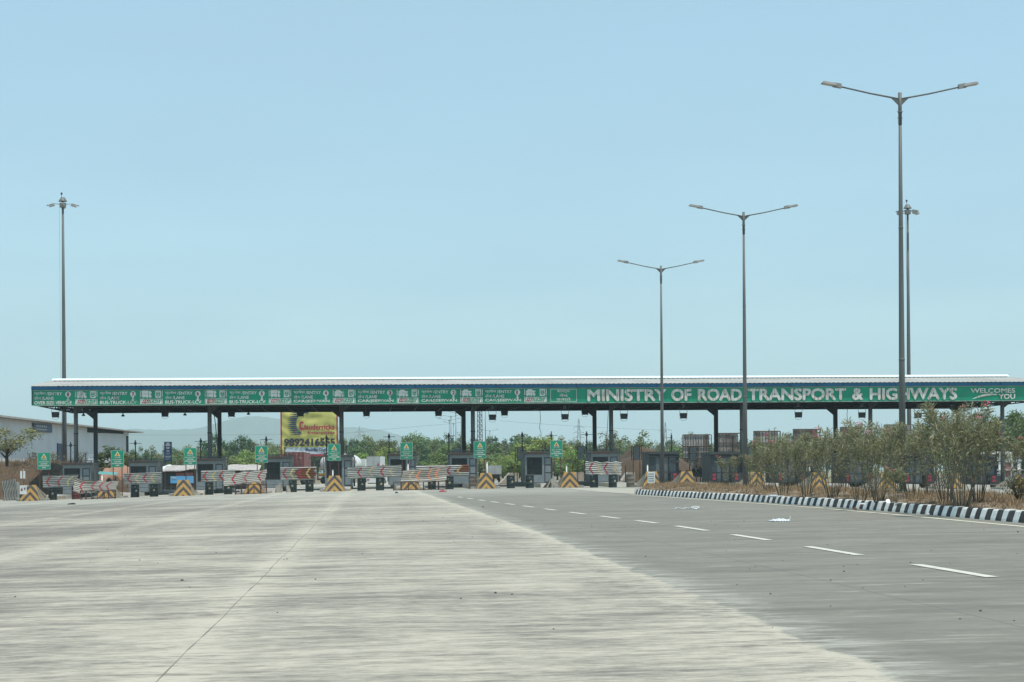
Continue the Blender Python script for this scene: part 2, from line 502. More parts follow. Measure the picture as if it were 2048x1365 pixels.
# ------------------------------------------------------------------ ground, road, hills
KX = [k[0] for k in KN]
def sheet(name, xs, ys, dz, m, fn=None):
    b = MB()
    vs = [(x, y, gz(x) + dz + (fn(x, y) if fn else 0)) for y in ys for x in xs]
    n = len(xs)
    b.add(vs, [(j * n + i, j * n + i + 1, (j + 1) * n + i + 1, (j + 1) * n + i) for j in range(len(ys) - 1) for i in range(n - 1)], 0)
    o = b.build(name, m)
    return tag(o, kind='structure')
xs0 = sorted(set(KX + [-1200, -800, 800, 1200, 200, -200]))
sheet('ground', xs0, [-60, 0, 150, 330, 600, 1200, 2400, 9300], -.05, M['earth'])
sheet('road', sorted(set([x for x in KX if -45 <= x <= 64] + [-45, 64])), [-40, 0, 60, 120, 200, 260], 0.0, M['road'])
sheet('road', sorted(set([x for x in KX if -9 <= x <= 36] + [-9, 36])), [260, 280, 300], 0.0, M['road'])

hp = [(120, 880), (200, 866), (270, 858), (330, 861), (395, 857), (430, 848), (455, 840), (490, 834), (520, 833), (560, 839), (600, 846), (640, 851),
      (690, 856), (715, 855), (760, 860), (790, 868), (840, 884), (900, 900)]
def hill(prof, Yc, depth, name):
    b = MB()
    r2 = random.Random(5)
    n = 90
    pxs = [prof[0][0] + (prof[-1][0] - prof[0][0]) * i / n for i in range(n + 1)]
    hs = []
    for px in pxs:
        for (a, c), (d, e) in zip(prof, prof[1:]):
            if a <= px <= d:
                hs.append(at(px, c + (e - c) * (px - a) / (d - a) + r2.uniform(-.8, .8), Yc)); break
    rows = [(-1.0, 0.0), (-.7, .25), (-.4, .55), (-.15, .88), (0, 1.0), (.3, .85), (1.0, 0.0)]
    vs = []
    for t, hf in rows:
        for q in hs:
            vs.append((q.x, Yc + t * depth + (r2.uniform(-60, 60) if t else 0), -2 + (q.z + 2) * hf * (1 if t == 0 else r2.uniform(.9, 1.05))))
    k = n + 1
    b.add(vs, [(j * k + i, j * k + i + 1, (j + 1) * k + i + 1, (j + 1) * k + i) for j in range(len(rows) - 1) for i in range(n)], 0, True)
    tag(b.build(name, M['hill']), kind='structure')
hill(hp, 8200, 1000, 'hills')

# brown grassed bank at the left, before the warehouse
def bank_h(x, y):
    a = min(1, max(0, (-22.0 - x) / 5.0)) * min(1, max(0, (y - 168) / 16.0)) * min(1, max(0, (330 - y) / 40))
    return a * a * (3 - 2 * a) * (2.7 + .25 * math.sin(x * .7 + y * .31) + .2 * math.sin(x * 1.9 - y * .6)) - .02
b = MB()
b.grid(lambda u, v: (-110 + 90 * u, 164 + 170 * v, gz(-110 + 90 * u) + bank_h(-110 + 90 * u, 164 + 170 * v)), 90, 110)
tag(b.build('embankment', M['bank']), kind='structure')

# ------------------------------------------------------------------ median: kerb, soil, dry grass
kp = [(12.95, 15), (12.9, 30), (12.95, 42.4), (13.3, 52), (13.5, 62), (13.35, 75), (12.95, 91.7), (12.62, 102.5), (13.3, 105.6), (15.0, 108.0), (17.0, 109.5)]
def along(pts, step):
    seg = [(Vector((*a, 0)), Vector((*c, 0))) for a, c in zip(pts, pts[1:])]
    tot = sum((c - a).length for a, c in seg)
    out, k = [], int(tot / step)
    for i in range(k + 1):
        d = tot * i / k
        for a, c in seg:
            l = (c - a).length
            if d <= l + 1e-6:
                out.append(a + (c - a) * (d / l)); break
            d -= l
    return out
ks = along(kp, .45)
b = MB()
r2 = random.Random(3)
for i, (a, c) in enumerate(zip(ks, ks[1:])):
    t = (c - a).normalized()
    nr = Vector((t.y, -t.x, 0))                      # to the median side
    j = r2.uniform(-.012, .012); h = .235 + r2.uniform(-.012, .012)
    e = t * .004
    def q(pt, off, z): 
        pp = pt + nr * (off + j)
        return Vector((pp.x, pp.y, gz(pp.x) + z))
    pr = [(0, -.02), (.012, .05), (.065, h - .03), (.09, h), (.24, h), (.24, -.02)]
    vs = [q(a + e, o, z) for o, z in pr] + [q(c - e, o, z) for o, z in pr]
    n = len(pr)
    b.add(vs, [(k, k + n, k + 1 + n, k + 1) for k in range(n - 1)] + [tuple(range(n)), tuple(range(2 * n - 1, n - 1, -1))], i % 2)
tag(b.build('kerb', [M['kerb_w'], M['kerb_b']]), kind='structure')

def kx(y):
    for (a, c), (d, e) in zip(kp[:8], kp[1:8]):
        if y <= e:
            return a + (d - a) * (max(y, c) - c) / (e - c)
    return 12.62 + max(0, y - 103.5) * .16
def soil_z(x, y):
    u = min(1, max(0, (x - kx(y) - .2) / 1.2))
    return gz(x) + .16 + .13 * u + .05 * math.sin(x * 2.3 + y * .9) + .04 * math.sin(y * 1.7 - x)
b = MB()
b.grid(lambda u, v: (lambda y: (lambda x: (x, y, soil_z(x, y) if 0 < u < 1 and v < 1 else gz(x) + (.12 if u == 0 else -.02)))(kx(y) + .2 + (18.6 - kx(y) - .2) * u))(14 + 112 * v), 16, 200)
tag(b.build('median_soil', M['soil']), kind='structure')
b = MB()
r2 = random.Random(9)
def tuft(b, p, h, nb, r2, spread=.5):
    for _ in range(nb):
        a = r2.uniform(0, 6.28); l = h * r2.uniform(.5, 1.1); wd = .008 + .006 * r2.random()
        d = Vector((math.cos(a), math.sin(a), 0)); s = Vector((-d.y, d.x, 0)) * wd
        o = p + d * r2.uniform(0, .07)
        tip = o + d * l * spread * r2.uniform(.3, 1.2) + Vector((0, 0, l))
        b.add([o - s, o + s, tip], [(0, 1, 2)], 0)
for _ in range(12000):
    y = 28 + 98 * r2.random() ** 1.0; x = kx(y) + .28 + (18.4 - kx(y) - .28) * r2.random()
    dens = .5 + .5 * math.sin(x * 1.3 + y * .37) * math.sin(y * .23)
    if r2.random() > .35 + .65 * dens: continue
    tuft(b, Vector((x, y, soil_z(x, y) - .02)), r2.choice((.1, .14, .18, .26)), 6, r2, .8)
tag(b.build('dry_grass', M['straw']), 'dry straw coloured grass and weeds along the planted median', 'grass', kind='stuff')
b = MB()
for _ in range(14000):
    x = r2.uniform(-60, -22.5); y = r2.uniform(168, 215)
    tuft(b, Vector((x, y, gz(x) + bank_h(x, y) - .03)), r2.choice((.2, .35, .6)), 6, r2, .6)
for v in range(len(b.v)): pass
tag(b.build('bank_grass', M['straw']), 'tall dry brown grass on the bank below the warehouse', 'grass', kind='stuff')

# painted markings
r2 = random.Random(4)
dash = [(22.1, 25.26, 6.40), (28.2, 31.6, 6.41), (34.6, 37.84, 6.40), (40.5, 44.2, 6.33), (46.7, 49.5, 6.22), (51.9, 54.9, 6.0), (57.6, 60.7, 5.75),
        (64.0, 66.8, 5.52), (70.0, 73.2, 5.33), (76.0, 79.0, 5.12), (81.8, 84.9, 4.92), (87.8, 90.8, 4.72), (93.9, 97.0, 4.54), (100, 103, 4.36)]
for i, (y0, y1, x) in enumerate(dash):
    b = MB()
    x1 = dash[i + 1][2] if i + 1 < len(dash) else x - .15
    xe = x + (x1 - x) * .5
    b.add([(x - .075, y0, gz(x) + .006), (x + .075, y0, gz(x) + .006), (xe + .075, y1, gz(xe) + .006), (xe - .075, y1, gz(xe) + .006)], [(0, 1, 2, 3)])
    tag(b.build('lane_marking', M['marking']), kind='structure')
lp = along([(12.2, 16), (12.15, 39.6), (12.6, 52), (12.85, 62), (12.75, 75), (12.5, 90), (12.2, 101)], 1.0)
b = MB()
vs = []
for q in lp:
    vs += [(q.x - .075, q.y, gz(q.x - .075) + .006), (q.x + .075, q.y, gz(q.x + .075) + .006)]
b.add(vs, [(2 * i, 2 * i + 1, 2 * i + 3, 2 * i + 2) for i in range(len(lp) - 1)])
tag(b.build('edge_line', M['line']), kind='structure')
b = MB()
pl = [gnd(*q) for q in ((1120, 976.6), (1270, 977.5), (1268, 989), (1200, 985), (1150, 980))]
b.add([(q.x, q.y, gz(q.x) + .012) for q in pl], [tuple(range(5))[::-1]])
b2_ = b.build('sand_patch', M['sand'])
tag(b2_, kind='structure')

# ------------------------------------------------------------------ toll canopy
YF, YB = 166.0, 187.0
XL, XR = -25.0, 52.6
ZB, ZT = 6.49, 7.68
ROOFZ = at(300, 772.0, YF).z
RIDZ = at(300, 762.0, 176.5).z
cano = thing('toll_canopy', 'long steel toll plaza canopy with grey corrugated roof and blue edge strip', 'canopy', (13.3, 176.5, .2))
b = MB()                                                         # corrugated roof, two slopes
nx = int((XR - XL) / .09)
for ya, za, yb_, zb in ((YF - .35, ROOFZ, 176.5, RIDZ), (YB + .35, ROOFZ, 176.5, RIDZ)):
    vs = []
    for i in range(nx + 1):
        x = XL - .15 + (XR - XL + .3) * i / nx
        dz = .018 * math.sin(2 * math.pi * x / .36)
        vs += [(x, ya, za + dz), (x, yb_, zb + dz)]
    b.add(vs, [(2 * i, 2 * i + 2, 2 * i + 3, 2 * i + 1) for i in range(nx)], 0, True)
roof = b.build('roof', M['roof'], cano)
b = MB()
b.add([(XL + .1, 175.9, RIDZ + .03), (XR - .1, 175.9, RIDZ + .03), (XR - .1, 176.5, RIDZ + .21), (XL + .1, 176.5, RIDZ + .21), (XL + .1, 177.1, RIDZ + .03), (XR - .1, 177.1, RIDZ + .03)], [(0, 1, 2, 3), (3, 2, 5, 4), (0, 3, 4), (1, 5, 2)])
b.build('ridge_cap', M['cap'], cano)
b = MB()                                                         # blue edge strip in separate sheets
x = XL
i = 0
while x < XR:
    x2 = min(x + 2.05, XR)
    b.b2((x + .025, YF - .16 - (i % 3) * .004, ZT + .02), (x2 - .025, YF - .08, ROOFZ - .02))
    x = x2; i += 1
b.b2((XL, YF - .079, ZT + .02), (XR, YF - .03, ROOFZ - .05), 1)
b.build('edge_strip', [M['blue'], M['steel_dark']], cano)
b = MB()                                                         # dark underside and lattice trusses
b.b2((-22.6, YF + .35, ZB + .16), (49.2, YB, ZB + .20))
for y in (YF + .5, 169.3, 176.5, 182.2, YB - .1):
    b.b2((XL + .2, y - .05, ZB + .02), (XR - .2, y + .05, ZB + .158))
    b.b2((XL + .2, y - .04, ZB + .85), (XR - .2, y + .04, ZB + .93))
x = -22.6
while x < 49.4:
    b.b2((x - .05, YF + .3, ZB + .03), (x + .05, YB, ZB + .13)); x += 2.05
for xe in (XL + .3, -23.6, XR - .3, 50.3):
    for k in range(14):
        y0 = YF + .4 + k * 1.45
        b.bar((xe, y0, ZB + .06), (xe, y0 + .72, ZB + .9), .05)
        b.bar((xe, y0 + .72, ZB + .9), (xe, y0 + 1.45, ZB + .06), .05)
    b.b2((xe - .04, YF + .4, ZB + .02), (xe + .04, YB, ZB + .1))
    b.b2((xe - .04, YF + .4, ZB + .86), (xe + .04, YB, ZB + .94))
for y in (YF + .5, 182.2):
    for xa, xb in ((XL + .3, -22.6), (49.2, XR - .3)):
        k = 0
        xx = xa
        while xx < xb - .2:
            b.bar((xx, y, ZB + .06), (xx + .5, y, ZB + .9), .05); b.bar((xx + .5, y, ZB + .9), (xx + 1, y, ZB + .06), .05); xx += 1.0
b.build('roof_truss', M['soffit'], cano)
b = MB()
b.b2((XL, YF + .03, ZB + .04), (XR, YF + .10, ZT + .3))
b.build('fascia_backing', M['steel_dark'], cano)
colpx = [152, 419.5, 683, 946, 1222.5, 1484, 1741, 2005]
colX = [at(px, 880, 169.0).x for px in colpx]
for X in colX:
    b = MB()
    z0 = gz(X) + .1
    b.tube([(X, 169, z0), (X, 169, 4.5), (X, 169, ZB + .1)], [.165, .165, .16], 14, 0)
    b.tube([(X, 169, 4.42), (X, 169, 4.50)], .185, 14, 1)
    b.prism([(X + .12, ZB + .05), (X + .75, ZB + .05), (X + .12, ZB - .45)], 168.95, 169.05, 1)
    b.b2((X - .3, 168.7, z0), (X + .3, 169.3, z0 + .05), 1)
    b.build('column', [M['steel'], M['steel_dark']], cano)
    b = MB()
    Xb = X + (-.12 if X < 10 else .08)
    b.b2((Xb - .16, 182.0, z0), (Xb + .16, 182.06, ZB + .1)); b.b2((Xb - .16, 182.26, z0), (Xb + .16, 182.32, ZB + .1))
    b.b2((Xb - .04, 182.061, z0), (Xb + .04, 182.259, ZB + .1))
    b.prism([(Xb - .16, ZB + .05), (Xb - .95, ZB + .05), (Xb - .16, ZB - .6)], 182.1, 182.2)
    b.build('column', M['steel_dark'], cano, )

# ------------------------------------------------------------------ boards on the canopy
YP = YF - .05
def px_x(px): return at(px, 797, YP).x
kinds = {8: 'OVER SIZE VEHICLE', 7: 'BUS-TRUCK-LCV', 6: 'BUS-TRUCK-LCV', 5: 'BUS-TRUCK-LCV', 4: 'CAR/JEEP/VAN', 3: 'CAR/JEEP/VAN', 2: 'CAR/JEEP/VAN', 1: 'CAR/JEEP/VAN'}
HI1 = '\u092a\u094d\u0930\u0935\u0947\u0936'
HI2 = '\u0932\u0947\u0928'
edges = [(65.5, 148.5, 196.5), (196.5, 278.5, 327), (327, 408, 455.5), (455.5, 536, 584), (584, 664, 712.5), (712.5, 792, 839.5), (839.5, 919, 967), (967, 1047, 1095.5)]
def frame(b, x0, x1, y, t, m):
    b.b2((x0, y - .012, ZB), (x1, y, ZB + t), m); b.b2((x0, y - .012, ZT - t), (x1, y, ZT), m)
for i, (pa, pb, pc) in enumerate(edges):
    no = 8 - i
    x0, x1, x2 = px_x(pa), px_x(pb), px_x(pc)
    s = thing('lane_sign', 'green entry board for %s with a dark red %d in a disc' % (kinds[no].replace('/', ' ').replace('-', ' ').lower(), no),
              'sign', ((x0 + x1) / 2, YP, ZB), 'green lane entry boards on the canopy')
    b = MB()
    b.b2((x0 + .012, YP, ZB), (x1 - .005, YP + .06, ZT), 0)
    frame(b, x0 + .012, x1 - .005, YP - .001, .05, 1)
    b.build('panel', [M['green'], M['border']], s)
    b = MB()
    wx = x1 - x0
    yy = YP - .018
    b.text(HI1, x0 + .13, ZB + .80, .84, .27, yy, 0, .012)
    b.text('/', x0 + 1.03, ZB + .80, .10, .24, yy, 0, .02)
    b.text('ENTRY', x0 + 1.16, ZB + .80, 1.02, .22, yy, 0, .03)
    b.text(HI2, x0 + .13, ZB + .46, .48, .25, yy, 0, .012)
    b.text('/', x0 + .68, ZB + .46, .10, .24, yy, 0, .02)
    b.text('LANE', x0 + .80, ZB + .46, .78, .22, yy, 0, .03)
    b.text(kinds[no], x0 + .13, ZB + .11, wx - .32, .25, yy, 0, .03)
    b.build('lettering', M['letters2'], s)
    b = MB()
    cx, cz = x1 - .46, ZB + .86
    b.add([(cx + .215 * math.cos(a * math.pi / 12), yy - .002, cz + .215 * math.sin(a * math.pi / 12)) for a in range(24)], [tuple(range(24))], 0)
    b.add([(cx - .06, yy, cz - .2), (cx + .06, yy, cz - .2), (cx + .06, yy, cz - .4), (cx + .14, yy, cz - .4), (cx, yy, cz - .54), (cx - .14, yy, cz - .4), (cx - .06, yy, cz - .4)], [(0, 1, 2, 6), (3, 4, 5)], 0)
    b.text(str(no), cx - .085, cz - .13, .17 if no != 1 else .11, .26, yy - .008, 1, .05)
    b.build('lane_number', [M['letters2'], M['dark_red']], s)
    # small board with vehicle pictures, road shield and red-green strip
    s = thing('vehicle_board', 'small board of vehicle pictures and road shield right of the lane %d entry board' % no,
              'sign', ((x1 + x2) / 2, YP, ZB), 'small vehicle boards on the canopy')
    b = MB()
    b.b2((x1 + .005, YP, ZB), (x2 - .005, YP + .06, ZT), 0)
    frame(b, x1 + .005, x2 - .005, YP - .001, .05, 1)
    for xe in (x1 + .09, x2 - .09):
        b.b2((xe - .025, YP - .012, ZB + .1), (xe + .025, YP - .001, ZB + .53), 2)
        b.b2((xe - .025, YP - .012, ZB + .64), (xe + .025, YP - .001, ZT - .1), 2)
    b.build('panel', [M['green'], M['border'], M['letters2']], s)
    b = MB()
    u = x1 + .19
    def car(zb, sc):
        b.prism([(u, zb), (u + .72 * sc, zb), (u + .72 * sc, zb + .1), (u + .52 * sc, zb + .12), (u + .42 * sc, zb + .22), (u + .16 * sc, zb + .22), (u + .06 * sc, zb + .12), (u, zb + .1)], yy, yy + .01)
        for k in (.16, .56): b.add([(u + k * sc + .06 * math.cos(a), yy - .004, zb + .06 * math.sin(a)) for a in [j * .628 for j in range(10)]], [tuple(range(10))], 0)
    def truck(zb, sc):
        b.b2((u, yy, zb), (u + .5 * sc, yy + .01, zb + .23)); b.prism([(u + .53 * sc, zb), (u + .73 * sc, zb), (u + .73 * sc, zb + .1), (u + .66 * sc, zb + .2), (u + .53 * sc, zb + .2)], yy, yy + .01)
        for k in (.1, .4, .62): b.add([(u + k * sc + .05 * math.cos(a), yy - .004, zb - .02 + .05 * math.sin(a)) for a in [j * .628 for j in range(10)]], [tuple(range(10))], 0)
    if no <= 4: car(ZB + .87, 1)
    elif no == 8:
        b.text('4', u, ZB + .9, .12, .2, yy, 0, .03); car(ZB + .87, 1)
    else: truck(ZB + .88, 1)
    truck(ZB + .62, 1)
    b.build('vehicle_picture', M['letters2'], s)
    b = MB()
    v = x2 - .19
    b.b2((v - .42, yy, ZB + .57), (v, yy + .01, ZT - .09), 0)
    b.add([(v - .35, yy - .004, ZT - .17), (v - .35, yy - .004, ZB + .74), (v - .21, yy - .004, ZB + .63), (v - .07, yy - .004, ZB + .74), (v - .07, yy - .004, ZT - .17)], [(0, 1, 2, 3, 4)], 1)
    b.text('NH', v - .31, ZB + .90, .20, .13, yy - .009, 0, .03)
    b.text('66', v - .29, ZB + .73, .16, .12, yy - .009, 0, .03)
    b.build('road_shield', [M['letters2'], M['green']], s)
    b = MB()
    b.b2((x1 + .15, yy, ZB + .10), (x2 - .15, yy + .01, ZB + .49), 0)
    b.prism([(x1 + .2, ZB + .16), (x1 + .72, ZB + .16), (x1 + .82, ZB + .44), (x1 + .3, ZB + .44)], yy - .006, yy - .001, 1)
    b.prism([(x1 + .76, ZB + .16), (x2 - .3, ZB + .16), (x2 - .2, ZB + .44), (x1 + .86, ZB + .44)], yy - .006, yy - .001, 2)
    b.text('FAS', x1 + .3, ZB + .2, .44, .19, yy - .010, 0, .02, .3)
    b.text('TAG', x1 + .84, ZB + .2, x2 - .3 - x1 - .84, .19, yy - .010, 0, .02, .3)
    b.build('tag_strip', [M['letters'], M['dark_red'], M['green']], s)
x0, x1 = px_x(1096), px_x(1155)
s = thing('motto_sign', 'green board with a framed three line motto between lane 1 and the ministry board', 'sign', ((x0 + x1) / 2, YP, ZB))
b = MB()
b.b2((x0 + .01, YP, ZB), (x1, YP + .06, ZT), 0); frame(b, x0 + .01, x1, YP - .001, .05, 1)
a0, a1 = px_x(1101), px_x(1153.5)
for za in (ZB + .12, ZT - .14): b.b2((a0, YP - .014, za), (a1, YP - .002, za + .03), 2)
for xa in (a0, a1 - .03): b.b2((xa, YP - .014, ZB + .15), (xa + .03, YP - .002, ZT - .14), 2)
b.build('panel', [M['green'], M['border'], M['letters2']], s)
b = MB()
xm = (a0 + a1) / 2
b.text('\u0938\u0924\u094d\u092f', xm - .5, ZB + .78, 1.0, .22, YP - .018, 0, .02)
b.text('\u092e\u0947\u0935', xm - .33, ZB + .49, .66, .24, YP - .018, 0, .02)
b.text('\u091c\u092f\u0924\u0947', xm - .55, ZB + .19, 1.1, .25, YP - .018, 0, .02)
b.build('lettering', M['letters'], s)
s = thing('ministry_sign', 'long green board in big weathered letters MINISTRY OF ROAD TRANSPORT & HIGHWAYS WELCOMES YOU', 'sign', ((x1 + XR) / 2, YP, ZB))
b = MB()
b.b2((x1, YP + .001, ZB), (XR, YP + .06, ZT), 0); frame(b, x1, XR, YP, .05, 1)
b.build('panel', [M['green'], M['border']], s)
b = MB()
def word(t, pa, pb, z, h, bold=.045):
    b.text(t, px_x(pa), z, px_x(pb) - px_x(pa), h, YP - .05, 0, bold)
for t, pa, pb in (('MINISTRY', 1174.5, 1333), ('OF', 1342, 1383), ('ROAD', 1395.5, 1483.5), ('TRANSPORT', 1495.5, 1692), ('&', 1704, 1726), ('HIGHWAYS', 1739, 1914)):
    word(t, pa, pb, ZB + .17, .84)
word('WELCOMES', 1941, 2030, ZB + .64, .34, .04)
word('YOU', 1997, 2030, ZB + .17, .36, .04)
pts = [(px_x(1945 + 49 * t), ZB + .19 + .34 * math.sin(t * 2.0)) for t in [i / 10 for i in range(11)]]
vs = []
for k, (xx, zz) in enumerate(pts):
    h = .07 * math.sin(math.pi * (k + .6) / 11.5) + .01
    vs += [(xx, YP - .05, zz - h), (xx, YP - .05, zz + h)]
b.add(vs, [(2 * k, 2 * k + 2, 2 * k + 3, 2 * k + 1) for k in range(10)], 0)
b.build('lettering', M['letters'], s)

# ------------------------------------------------------------------ islands, booths
YN = 152.0
def isl(i): return at(1113, 945, YN).x - 5.1 * (8 - i)
for i in range(1, 16):
    X = isl(i) + (0.0 if i < 9 else -.2)
    z = gz(X)
    b = MB()
    b.box((X, 172.0, z + .13), (1.9, 36, .30), 0, taper=.985)
    for k in range(8):
        b.box((X + (-.955 if k % 2 else .955), 155 + (k // 2) * 1.2, z + .12), (.02, .6, .2), 1)
    tag(b.build('traffic_island', [M['conc'], M['hz_pale']]), kind='structure')

def roof_bits(b_, s):
    pass
def make_booth():
    s = thing('toll_booth', 'x', 'toll booth', (0, 0, 0), 'toll booths under the canopy')
    b = MB()
    b.b2((-1.03, .12, 0), (1.03, 4.6, 2.2), 0)
    b.b2((-1.03, 0, 0), (-.93, .119, 2.2), 1); b.b2((.95, 0, 0), (1.03, .119, 2.2), 1)      # corner posts
    b.b2((-.929, 0, .02), (.40, .119, .60), 1); b.b2((-.929, 0, 1.93), (.949, .119, 2.19), 1)
    b.b2((.24, 0, .601), (.40, .119, 1.929), 1)
    for k in range(4): b.b2((-1.05, .5 + k * 1.1, .02), (-1.031, .56 + k * 1.1, 2.15), 1)
    b.build('wall', [M['booth'], M['booth_light']], s, True)
    b = MB()
    for a, c in (((-.928, .02, .601), (-.87, .11, 1.928)), ((.18, .02, .601), (.239, .11, 1.928)), ((-.869, .02, .601), (.179, .11, .66)), ((-.869, .02, 1.87), (.179, .11, 1.928)), ((-.6, .03, .661), (-.57, .1, 1.869)), ((-.569, .03, 1.25), (.179, .1, 1.275))):
        b.b2(a, c)
    wf = b.build('window', M['black'], s, True)
    b = MB(); b.b2((-.869, .085, .66), (.179, .105, 1.87)); g_ = b.build('pane', M['glass'], wf, True)
    b = MB()
    b.b2((.401, .03, .03), (.948, .118, 1.928), 0)
    for z0, z1 in ((.1, .72), (.80, 1.30), (1.38, 1.86)): b.b2((.47, .015, z0), (.89, .029, z1), 1)
    d = b.build('door', [M['black'], M['booth_light']], s, True)
    b = MB(); b.b2((.905, -.02, .95), (.93, .029, 1.15)); b.build('handle', M['steel_dark'], d, True)
    b = MB()
    b.b2((-1.12, -.22, 2.2), (1.12, 4.8, 2.36)); b.b2((-.95, -.23, 2.22), (.4, -.221, 2.3), 1)
    b.build('roof', [M['steel_dark'], M['rust']], s, True)
    b = MB()
    for x in (-1.08, -.36, .36, 1.08): b.b2((x - .025, -.18, 2.361), (x + .025, -.13, 2.46))
    b.b2((-1.1, -.19, 2.461), (1.1, -.12, 2.5)); b.b2((-1.1, 4.5, 2.461), (1.1, 4.57, 2.5))
    b.b2((-1.1, -.119, 2.461), (-1.04, 4.49, 2.5)); b.b2((1.04, -.119, 2.461), (1.1, 4.49, 2.5))
    for x in (-1.07, 1.07): b.b2((x - .02, 4.5, 2.361), (x + .02, 4.55, 2.46))
    b.build('roof_rail', M['steel_dark'], s, True)
    b = MB()
    b.tube([(-.97, 4.0, 2.3), (-.97, 4.0, 3.92)], .045, 8); b.lathe([(.06, 3.55), (.09, 3.6), (.09, 3.75), (.06, 3.8)], (-.97, 4.0, 0), 8)
    an = b.build('antenna', M['black'], s, True)
    b = MB(); b.tube([(-1.42, 4.0, 3.66), (-.5, 4.0, 3.68)], .022, 6); b.build('crossbar', M['black'], an, True)
    b = MB()
    b.tube([(.55, .9, 2.3), (.55, .9, 2.95)], .035, 6); b.box((.55, .9, 2.98), (.14, .14, .1))
    b.build('vent_pipe', M['black'], s, True)
    b = MB()
    b.tube([(1.12, -.1, 0), (1.12, -.1, 2.2)], .035, 6); b.tube([(1.18, .5, 0), (1.18, .5, 2.2)], .04, 6); b.box((1.18, .3, 1.45), (.1, .3, .3))
    b.tube([(-1.13, -.1, .3), (-1.13, -.1, 2.2)], .03, 6)
    b.build('corner_pipe', M['steel_dark'], s, True)
    return s
def make_booth_back():
    s = thing('toll_booth', 'x', 'toll booth', (0, 0, 0), 'toll booths under the canopy')
    b = MB()
    b.b2((-1.08, .1, 0), (1.08, 4.6, 2.1), 0)
    b.b2((-.62, .07, .1), (-.3, .099, 1.9), 1); b.b2((-.2, .07, .1), (.3, .099, 1.9), 1); b.b2((.42, .07, .1), (.9, .099, 1.9), 1)
    b.build('wall', [M['booth_dark'], M['booth']], s, True)
    b = MB()
    for x in (-1.1, -.25, .36, 1.1): b.b2((x - .03, .0, .0), (x + .03, .069, 2.28))
    b.b2((-1.2, -.06, 1.88), (1.2, -.001, 1.97)); b.b2((-1.35, -.09, .72), (1.35, -.061, .79))
    b.build('bars', M['black'], s, True)
    b = MB()
    b.b2((-1.15, -.1, 2.12), (1.15, 4.7, 2.32))
    b.build('roof', M['steel_dark'], s, True)
    b = MB()
    for x, xa, xb in ((-.9, -1.3, -.75), (.78, .45, 1.3)):
        b = MB(); b.b2((xa, -.35, .0), (xb, -.1, .70)); bp = b.build('bumper', M['black'], s, True)
        for z in (.2, .47):
            b = MB(); b.b2((x - .12, -.362, z), (x + .12, -.351, z + .2)); b.build('reflector', M['red'], bp, True)
    b = MB()
    b.tube([(.62, .3, 2.3), (.62, .3, 3.7)], .04, 8); b.tube([(.2, .3, 3.35), (.62, .3, 3.38)], .02, 6); b.box((.62, .3, 3.4), (.12, .12, .3))
    b.box((.85, .05, 1.55), (.6, .55, .18))
    b.build('antenna', M['black'], s, True)
    return s
bx = {1: (153.5, 926), 2: (286, 917), 3: (420, 920), 4: (554, 917), 5: (677.5, 912), 6: (805.5, 908), 7: (928, 903), 8: (1078, 903), 9: (1210, 903),
      10: (1328, 904), 11: (1450.5, 907), 12: (1583, 908), 13: (1716, 909), 14: (1837, 910), 15: (1965, 911)}
fac = {1: 'behind the first round canopy column and the poster block', 2: 'between the orange tarpaulin and the navy board on posts', 3: 'behind the canopy column beside the blue banner',
       4: 'left of the maroon container, below the lane 4 board', 5: 'in front of the white tanker', 6: 'right of the small grey box truck', 7: 'half hidden behind a pair of columns and the lattice mast',
       8: 'with its window and three panel door in full view', 9: 'behind the shiny chevron sheet on two drums', 10: 'behind the farthest tall street lamp pole', 11: 'with barred back wall and red squares between two hoardings',
       12: 'with barred back wall, the leftmost hidden by oleander', 13: 'with barred back wall behind the oleander left of the nearest lamp pole', 14: 'with barred back wall just right of the nearest lamp pole', 15: 'with barred back wall, rightmost behind the big oleanders'}
A = make_booth(); B = make_booth_back(); used = set()
for i in range(1, 16):
    px, ty = bx[i]
    X = at(px, 930, 164).x
    src = A if i <= 9 else B
    lab = ('grey steel toll booth ' if i <= 9 else 'dark toll booth ') + fac[i]
    p = (X, 164.0, gz(X) + .278)
    if src.name in used: dup(src, p, lab)
    else:
        used.add(src.name); src.location = p; src['label'] = lab
# second aerial pole by booth with the door
X = at(1103, 900, 166).x
s = thing('camera_pole', 'thin black pole with a crossbar rising behind the caution board nearest the median', 'pole', (X, 166, gz(X) + .28))
b = MB(); b.tube([(0, 0, 0), (0, 0, 3.9)], .045, 8); b.build('post', M['black'], s, True)
b = MB(); b.tube([(-.45, 0, 3.55), (.45, 0, 3.58)], .022, 6); b.box((0, 0, 3.56), (.16, .16, .2)); b.build('crossbar', M['black'], s, True)

